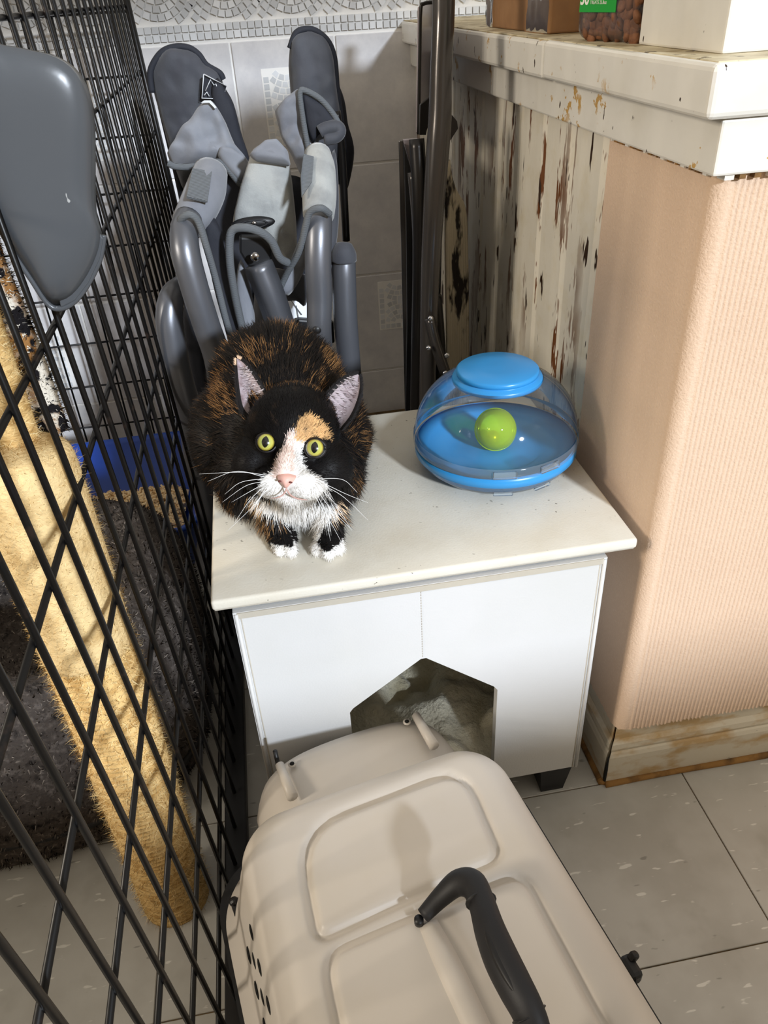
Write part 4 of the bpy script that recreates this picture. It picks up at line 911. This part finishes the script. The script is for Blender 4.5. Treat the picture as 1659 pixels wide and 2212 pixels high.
def words(txt, size, ly, z0, mat, bold=0.):
    cu = bpy.data.curves.new('t', 'FONT'); cu.body = txt; cu.size = size; cu.extrude = .0001; cu.offset = bold
    t = bpy.data.objects.new('t', cu); COL.objects.link(t); dg = bpy.context.evaluated_depsgraph_get(); me = bpy.data.meshes.new_from_object(t.evaluated_get(dg)); bpy.data.objects.remove(t)
    for v_ in me.vertices: x, y_, z = v_.co; v_.co = J(-.0009-z, ly+x, z0+y_)
    me.materials.clear(); return link('lettering', me, mat, lab)
words('50', .015, .0095, .8690, MT['label_white'], .0004); words('TREATS 25.8oz', .0042, .0265, .8692, MT['label_white'])
for (za, la, lb) in ((.8760, .040, .0655), (.8815, .049, .0655)):
    jbox('label_strip', la, lb, za, za+.0040, .0006, .0010, MT['label_white'], lab); jbox('label_strip', la+.001, lb-.001, za+.0010, za+.0030, .0010, .0013, MT['label_red'], lab)
bm = bmesh.new(); bmesh.ops.create_icosphere(bm, subdivisions=2, radius=1)
for v_ in bm.verts: x, y_, z = v_.co; k = 1-.28*x; v_.co = Vector((x*.0112, y_*.0064*k, z*.0038*k))
al0 = None; spots = []
for layer in range(8):
    z = JZ0+.0065+layer*.0078
    for k in range(8): spots.append(J(.0065+random.uniform(-.0008, .001), .012+k*.0112+random.uniform(-.002, .002), z+random.uniform(-.001, .001)))
    for k in range(7): spots.append(J(.0150, .016+k*.0122+random.uniform(-.002, .002), z+.004))
    for k in range(3): spots.append(J(.026+k*.011, .0085, z))
for s_ in spots:
    if al0 is None: o_ = al0 = bm_obj('almond', bm, MT['almond'], None, True)
    else: o_ = copy_obj(al0)
    o_.location = s_; o_.rotation_euler = (random.uniform(-.5, .5)+1.57, random.uniform(-1.2, 1.2), random.uniform(1.2, 1.9))
    tag(o_, 'brown almond-shaped nut inside the clear square jar', 'nut', 'nuts in the jar')

# ================================================================ CAT
cat = thing('cat', 'black, orange and white cat crouching on the white cat house, looking up', 'cat', (.0, .75, .411))
EM = W(627, 961, .730)                                     # midpoint between the eyes
_th = math.radians(6.46); HA = C_R*math.cos(_th)-C_U*math.sin(_th); HB = C_U*math.cos(_th)+C_R*math.sin(_th); HF = -C_W
K = .730/F_PX
def hp_(px, py, dz=0.): return W(px, py, .730+dz)          # a place on the head, dz behind the eyes
HAX = np.array([HA, HB, HF])
blobs = []
def blob(c, r, ax=None): blobs.append((np.array(c, float), r, ax))
# head
blob(hp_(632, 935, .048), (.0465, .046, .050), HAX)
blob(hp_(640, 900, .062), (.040, .034, .044), HAX)
blob(hp_(556, 1000, .046), (.024, .026, .032), HAX); blob(hp_(706, 1012, .046), (.025, .027, .032), HAX)
blob(hp_(619, 1008, .012), (.0125, .022, .024), HAX)       # bridge of the nose
blob(hp_(589, 1042, .016), (.0195, .0155, .022), HAX); blob(hp_(656, 1047, .016), (.0195, .0155, .022), HAX)
blob(hp_(624, 1074, .022), (.014, .009, .017), HAX)        # chin
blob(hp_(628, 1030, .03), (.034, .024, .026), HAX)
blob(hp_(600, 935, .030), (.014, .012, .02), HAX); blob(hp_(660, 940, .030), (.014, .012, .02), HAX)
# body
blob((.004, .705, .500), (.046, .040, .046)); blob((.006, .702, .462), (.046, .036, .046))
blob((.004, .735, .490), (.062, .05, .062)); blob((-.004, .785, .492), (.080, .085, .082)); blob((-.002, .825, .500), (.078, .070, .090))
blob((-.058, .800, .474), (.046, .068, .060)); blob((.052, .800, .468), (.042, .068, .055))
blob((-.045, .735, .462), (.034, .045, .05)); blob((.046, .735, .460), (.032, .045, .05))
blob((-.060, .765, .428), (.024, .05, .019)); blob((.060, .765, .428), (.022, .05, .019))
# forelegs and paws
for (x0, x1, y1) in ((-.030, -.0215, .668), (.040, .0335, .655)):
    for t in np.linspace(0, 1, 6): blob((x0+(x1-x0)*t, .70+(y1+.008-.70)*t, .462-.040*t), (.0165-.002*t, .0165-.002*t, .015))
    blob((x1+(.004 if x1 < 0 else -.003), y1-.002, .4205), (.0165, .021, .0105))
TOES = [(-.0225, .6485, .0062), (-.0105, .6455, .0072), (.0150, .6405, .0066), (.0265, .6325, .0080), (.0385, .6375, .0066)]
for (x, y_, r) in TOES: blob((x, y_, .4105+r), (r*1.05, r*1.5, r))
# tail curled round the far side
for t in np.linspace(0, 1, 10): blob((.08*math.cos(2.2-2.6*t)*1.0+.01, .845+.055*math.sin(2.2-2.6*t), .428), (.016, .02, .0165))
bm = bmesh.new()
for (c, r, ax) in blobs:
    A = np.array(ax) if ax is not None else np.eye(3); q = bmesh.ops.create_icosphere(bm, subdivisions=3, radius=1)
    for v_ in q['verts']: v_.co = c+(np.array(v_.co)*np.array(r))@A
tmp = bm_obj('tmp', bm, None); rm = tmp.modifiers.new('r', 'REMESH'); rm.mode = 'VOXEL'; rm.voxel_size = .0026
sm = tmp.modifiers.new('s', 'SMOOTH'); sm.iterations = 6; sm.factor = .6
dg = bpy.context.evaluated_depsgraph_get(); cme = bpy.data.meshes.new_from_object(tmp.evaluated_get(dg)); bpy.data.objects.remove(tmp)
co = np.empty(len(cme.vertices)*3); cme.vertices.foreach_get('co', co); co = co.reshape(-1, 3); co[:, 2] = np.maximum(co[:, 2], .4112); cme.vertices.foreach_set('co', co.ravel())
cme.polygons.foreach_set('use_smooth', [True]*len(cme.polygons)); cme.update()

BLK, WHT, ORG, CRM, DKB = (np.array(lin(*c)) for c in ((17, 15, 15), (242, 239, 234), (208, 166, 114), (232, 200, 164), (40, 32, 26)))
PNK = np.array(lin(238, 200, 182))
def _nz(p, f, o=0): return noise.noise(Vector((p[0]*f+o, p[1]*f, p[2]*f)))
def inpoly(x, y_, poly):
    ins = False; n = len(poly)
    for i in range(n):
        x0, y0 = poly[i]; x1, y1 = poly[i-1]
        if (y0 > y_) != (y1 > y_) and x < (x1-x0)*(y_-y0)/(y1-y0)+x0: ins = not ins
    return ins
# coat markings laid out on the face in millimetres (right, up) from the point between the eyes
def mm(lst): return [((a-627)*math.cos(_th)+(b-961)*math.sin(_th), -(-(a-627)*math.sin(_th)+(b-961)*math.cos(_th))) for a, b in lst]
BLAZE = mm([(634, 930), (644, 946), (652, 930), (672, 942), (662, 958), (648, 975), (652, 1000), (664, 1018), (684, 1028), (700, 1042), (706, 1062), (690, 1092), (560, 1092), (563, 1050), (572, 1030), (592, 1018), (600, 990), (610, 972), (618, 952), (622, 935)])
PATCH = mm([(640, 950), (636, 925), (648, 902), (668, 894), (688, 904), (704, 922), (712, 948), (694, 944), (672, 946), (658, 958)])
def coat(p, rnd=.6, rnd2=.3):
    d = p-EM; a, b, c = d@HA/K, d@HB/K, d@HF/K
    j = 5*_nz(p, 160); j2 = 5*_nz(p, 160, 9); t = _nz(p, 55, 3)
    on_head = c > -105 and b > -150 and abs(a) < 135 and p[2] > .475
    if on_head and c > -75 and b > -128:
        if inpoly(a+j, b+j2, PATCH): return ORG*(1+.35*t) if _nz(p, 260, 5) > -.42 else BLK
        if inpoly(a+j*.7, b+j2*.7, BLAZE):
            if b > -75 and abs(a+14+b*.12) < 22: return PNK*.6+WHT*.4
            return WHT
    if p[2] < .4235 and any(abs(p[0]-x) < r*1.25 and p[1] < y_+r*1.0 for x, y_, r in TOES): return WHT
    # bib below the chin
    if b < -108 and p[1] < .716 and p[2] > .417:
        wb = .052-.95*max(0, .468-p[2])+.004*t; q = abs(p[0]-.008)
        if q < wb: return WHT
        if q < wb+.007 and p[2] > .440 and t > -.3: return CRM if p[0] > 0 else (ORG*.7 if t > .1 else BLK)
    if on_head and c > -95: return BLK if _nz(p, 90, 2) < .42 or b < 20 else DKB
    # tortoiseshell back: hairs of orange among the black
    top = 1. if (p[1] > .73 and p[2] > .49) else .0
    k = .9*_nz(p, 24, 11)+.5*_nz(np.array([p[0]*2.5, p[1], p[2]]), 60, 4)+(.10 if top else -.10)
    pr = max(0., min(.5, (k-.04)*1.1))
    if rnd < pr: return np.array(lin(176, 130, 82))*(.35+.55*rnd2)
    return BLK if rnd2 < .7 else DKB
set_col(cme, np.array([coat(p) for p in co]))
body = link('body', cme, MT['skin'], cat)
# fur
def hair_dirs(p, n):
    d = p-EM; c = d@HF; head = (c > -.075) & (p[:, 2] > .485)
    nose = hp_(617, 1030, -.01)
    fh = p-nose; fh /= np.linalg.norm(fh, axis=1)[:, None]
    fb = np.tile(np.array([0, .75, -.55]), (len(p), 1)); fb[:, 0] = np.clip(p[:, 0]*6, -.6, .6)
    chest = (p[:, 1] < .72) & ~head; fb[chest] = np.array([0, -.15, -1.0]); fb[chest, 0] = np.clip((p[chest, 0]-.006)*6, -.5, .5)
    back = (~head) & (~chest) & (n[:, 2] > .3); fb[back] = np.array([0, .5, .35]); fb[back, 0] = np.clip(p[back, 0]*9, -.9, .9)
    fl = np.where(head[:, None], fh, fb); fl = fl-n*(fl*n).sum(1)[:, None]; fl /= np.linalg.norm(fl, axis=1)[:, None]+1e-6
    lift = np.where(head, .32, .55)[:, None]
    return fl+n*lift+rng.normal(0, .16, p.shape), head, chest
EYES = [hp_(574, 955), hp_(680, 967)]
NOSE = hp_(617, 1036, -.012)
NH = 72000
def fw(c):
    w = np.ones(len(c)); d = (c-EM)
    front = (d@HF > -.06) & (c[:, 2] > .47); w[front] = 2.4; w[c[:, 1] > .86] = .4; w[c[:, 2] < .414] = 0; return w
hp0, hn0 = surf_sample(cme, NH, fw)
keep = np.ones(NH, bool)
for e in EYES: keep &= np.linalg.norm((hp0-e)-((hp0-e)@HF)[:, None]*HF, axis=1) > .0088
keep &= ~((np.linalg.norm((hp0-NOSE)-((hp0-NOSE)@HF)[:, None]*HF, axis=1) < .0075) & ((hp0-EM)@HF > -.02))
hp0, hn0 = hp0[keep], hn0[keep]
hd, ishead, ischest = hair_dirs(hp0, hn0)
fd_ = ((hp0-EM)@HF); muz = ishead & (fd_ > -.035)
ln = np.where(muz, .0042, np.where(ishead, .0085, np.where(ischest, .017, .0155)))
low = (hp0[:, 2] < .432); ln = np.where(low, .0045, ln)*rng.uniform(.6, 1.25, len(hp0))
cols = np.array([coat(p+rng.normal(0, .0012, 3), rng.random(), rng.random()) for p in hp0])*rng.uniform(.75, 1.25, (len(hp0), 1))
strands('fur', hp0, hn0, hd, ln, .00028, cols, MT['fur'], cat, bend=np.array([0, 0, -.12]), curl=.12)

# eyes
def eye_mat():
    m = bpy.data.materials.new('cat_eye'); m.use_nodes = True; T = NT(m); b = T.n['Principled BSDF']
    tcn = T.new('ShaderNodeTexCoord'); sx = T.new('ShaderNodeSeparateXYZ'); T.link(tcn.outputs['Object'], sx.inputs[0])
    def mth(op, a, b_=None):
        n = T.new('ShaderNodeMath', operation=op)
        for i, q in enumerate((a, b_)):
            if q is None: continue
            if isinstance(q, (int, float)): n.inputs[i].default_value = q
            else: T.link(q, n.inputs[i])
        return n.outputs[0]
    x, y_ = sx.outputs[0], sx.outputs[1]
    r = mth('POWER', mth('ADD', mth('MULTIPLY', x, x), mth('MULTIPLY', y_, y_)), .5)
    rp = T.new('ShaderNodeValToRGB'); T.link(mth('DIVIDE', r, .0103), rp.inputs[0]); cr = rp.color_ramp
    cr.elements[0].position = 0; cr.elements[0].color = (*lin(160, 172, 96), 1); cr.elements[1].position = .80; cr.elements[1].color = (*lin(12, 10, 8), 1)
    for pos, c in ((.38, lin(172, 180, 98)), (.64, lin(196, 190, 84)), (.76, lin(140, 124, 44))): e = cr.elements.new(pos); e.color = (*c, 1)
    # lens-shaped upright pupil: two arcs meeting in points
    ax = mth('ABSOLUTE', x); pp_ = mth('SUBTRACT', mth('POWER', mth('ADD', mth('POWER', mth('ADD', ax, .0030), 2.0), mth('MULTIPLY', y_, y_)), .5), .0064)
    mr = T.new('ShaderNodeMapRange'); mr.inputs['From Min'].default_value = -.0001; mr.inputs['From Max'].default_value = .0001; mr.inputs['To Min'].default_value = 1; mr.inputs['To Max'].default_value = 0; T.link(pp_, mr.inputs[0])
    mx = T.new('ShaderNodeMix', data_type='RGBA'); T.link(mr.outputs[0], mx.inputs['Factor']); T.link(rp.outputs[0], mx.inputs['A']); mx.inputs['B'].default_value = (.004, .004, .004, 1)
    T.link(mx.outputs['Result'], b.inputs['Base Color']); b.inputs['Roughness'].default_value = .25; b.inputs['Coat Weight'].default_value = 1; b.inputs['Coat Roughness'].default_value = .03
    return m
EMAT = eye_mat(); LIDM = M('eyelid', lin(20, 15, 15), .5)
for e in EYES:
    bm = bmesh.new(); bmesh.ops.create_uvsphere(bm, u_segments=40, v_segments=24, radius=.0098)
    me = bpy.data.meshes.new('eye'); bm.to_mesh(me); bm.free(); me.polygons.foreach_set('use_smooth', [True]*len(me.polygons)); me.materials.append(EMAT)
    o_ = bpy.data.objects.new('eye', me); COL.objects.link(o_); c = e-HF*.0066
    o_.matrix_world = Matrix(((HA[0], HB[0], HF[0], c[0]), (HA[1], HB[1], HF[1], c[1]), (HA[2], HB[2], HF[2], c[2]), (0, 0, 0, 1)))
    o_.parent = cat; o_.matrix_parent_inverse = parent_world(cat).inverted()
    ring = [e+HA*.0092*math.cos(a)+HB*.0086*math.sin(a)-HF*(.0042+.0015*abs(math.cos(a))) for a in np.linspace(0, 2*math.pi, 41)]
    tube('eyelid', ring, .0020, LIDM, cat, 8)
    lidp = [e+HA*.0096*math.cos(a)+HB*(.0006+.0070*math.sin(a))-HF*(.0030+.0025*abs(math.cos(a))) for a in np.linspace(.15, math.pi-.15, 15)]
    tube('eyelid', lidp, [.001]+[.0024]*13+[.001], LIDM, cat, 8)
# nose
def nose_mesh():
    V, F = [], []; rows = [(.0060, .0086, -.004), (.0042, .0090, .0006), (.0012, .0082, .0026), (-.0022, .0056, .0024), (-.0052, .0026, .0010), (-.0075, .0010, -.003)]
    for (b, w, c) in rows:
        for s in np.linspace(-1, 1, 11): V.append(NOSE+HA*w*s+HB*(b-.0008*s*s)+HF*(c-.0048*abs(s)**2.2))
    for i in range(len(rows)-1):
        for k in range(10): a = i*11+k; F.append((a, a+1, a+12, a+11))
    return V, F
V, F = nose_mesh(); no = mesh('nose', V, F, MT['nose'], cat, True); sb = no.modifiers.new('s', 'SUBSURF'); sb.levels = 2; sb.render_levels = 2
NOS = M('nostril', lin(110, 60, 54), .7); LIP = M('lip_line', lin(196, 158, 148), .6)
for s in (-1, 1): ellipsoid('nostril', NOSE+HA*.0052*s-HB*.0022+HF*.0012, (.0018, .0010, .0012), NOS, cat, HAX, 2)
tube('mouth_line', [hp_(584, 1076, -.004), hp_(598, 1075, -.008), hp_(611, 1069, -.0085), hp_(618, 1058, -.0092), hp_(619, 1052, -.0098)], [.0004, .0007, .0008, .0008, .0006], LIP, cat, 6, 20)
tube('mouth_line', [hp_(619, 1056, -.0092), hp_(626, 1068, -.0085), hp_(642, 1077, -.008), hp_(664, 1080, -.004)], [.0006, .0008, .0007, .0004], LIP, cat, 6, 20)
# ears: cupped, thin, with fine hair inside
EARIN = M('ear_inside', lin(178, 164, 168), .7, layers=[dict(sc=70, col=lin(120, 98, 98), lo=.5, hi=.75)], sub=.15)
EAROUT = M('ear_outside', lin(20, 17, 17), .8)
def ear(inner, outer, tip_col, nm):
    n = 16; a = catmull([hp_(*q) for q in inner], n); b = catmull([hp_(*q) for q in outer], n); V, F = [], []; m = 11
    for i in range(n):
        t = i/(n-1)
        for k in range(m):
            s = k/(m-1); q = a[i]*(1-s)+b[i]*s; cup = 4*s*(1-s)*(.017*(1-t)**.8+.001); V.append(q-HF*cup)
    nv = len(V)
    for i in range(n):
        for k in range(m):
            s = k/(m-1); V.append(np.array(V[i*m+k])-HF*(.0022*(1 if 0 < k < m-1 else .3)))
    for i in range(n-1):
        for k in range(m-1):
            q = i*m+k; F.append((q, q+1, q+m+1, q+m)); q += nv; F.append((q, q+m, q+m+1, q+1))
    for i in range(n-1):
        for k in (0, m-1): q = i*m+k; F.append((q, q+m, q+m+nv, q+nv))
    o_ = mesh('ear', V, F, EARIN, cat, True); o_.data.materials.append(EAROUT)
    nf = (n-1)*(m-1)
    for j, pl in enumerate(o_.data.polygons):
        k_ = (j//2) % (m-1); pl.material_index = 0 if (j < 2*nf and j % 2 == 0 and 0 < k_ < m-2) else 1
    # hair: fringe along the inner edge, dark rim fuzz
    p0 = np.array([a[int(i)]*(1-s)+b[int(i)]*s-HF*(4*s*(1-s)*.017*(1-i/(n-1))**.8-.0004) for i, s in zip(rng.integers(0, 11, 420), rng.beta(1.0, 3.0, 420))])
    to = (b.mean(0)-a.mean(0)); to = to/np.linalg.norm(to)
    g = (rng.random(420) > .55)[:, None]*1.0; up_ = (a[-1]-a[0]+b[-1]-b[0]); up_ /= np.linalg.norm(up_)
    strands('ear_hair', p0, np.tile(HF, (420, 1)), to*.9+up_*.5+HF*.25+rng.normal(0, .14, (420, 3)), rng.uniform(.005, .012, 420)*(1-.55*rng.random(420)), .00016, np.array(lin(58, 46, 46))*(1-g)+np.array(lin(206, 194, 194))*g, MT['fur'], o_)
    ii = rng.integers(0, n-1, 1500); uu = rng.random(1500)[:, None]; pick = (rng.random(1500) > .5)[:, None]
    pe_ = np.where(pick, a[ii]*(1-uu)+a[ii+1]*uu, b[ii]*(1-uu)+b[ii+1]*uu)-HF*.001
    up_ = (a[-1]-a[0]+b[-1]-b[0]); up_ /= np.linalg.norm(up_)
    col = np.where((ii > 12)[:, None] & tip_col[0], np.array(lin(222, 190, 160)), np.array(lin(24, 20, 20)))
    outw = np.where(pick, -to, to)
    strands('ear_rim_fur', pe_, np.tile(HF, (1500, 1)), outw*.35+up_*.8+rng.normal(0, .2, (1500, 3)), rng.uniform(.002, .0048, 1500), .00026, col, MT['fur'], o_)
    return o_
ear([(592, 874, .052), (572, 842, .050), (548, 806, .052), (530, 784, .055), (513, 774, .058)], [(543, 912, .046), (519, 884, .046), (513, 845, .050), (511, 805, .054), (511, 775, .058)], (True,), 'l')
ear([(682, 886, .052), (706, 850, .050), (738, 820, .052), (760, 809, .055), (773, 808, .058)], [(738, 930, .046), (762, 900, .046), (775, 865, .050), (779, 835, .054), (776, 811, .058)], (False,), 'r')
# whiskers
WL = [((572, 1026), (520, 1020), (430, 1024)), ((570, 1030), (510, 1018), (448, 1040)), ((570, 1034), (520, 1042), (485, 1068)), ((570, 1040), (530, 1050), (480, 1085)), ((572, 1044), (536, 1064), (500, 1085)), ((574, 1048), (540, 1080), (505, 1132)), ((576, 1052), (548, 1092), (488, 1150)), ((578, 1056), (556, 1084), (540, 1110)),
      ((686, 1034), (740, 1036), (772, 1064)), ((688, 1038), (745, 1066), (795, 1086)), ((686, 1042), (740, 1072), (795, 1124)), ((684, 1046), (725, 1090), (760, 1146)), ((678, 1052), (705, 1110), (738, 1172)), ((672, 1056), (700, 1110), (714, 1168)), ((680, 1050), (712, 1096), (758, 1142))]
for (a, b, c) in WL: tube('whisker', [hp_(*a, -.004), hp_(*b, -.006), hp_(*c, .0)], [.00027, .00022, .00009], MT['whisker'], cat, 5, 14)
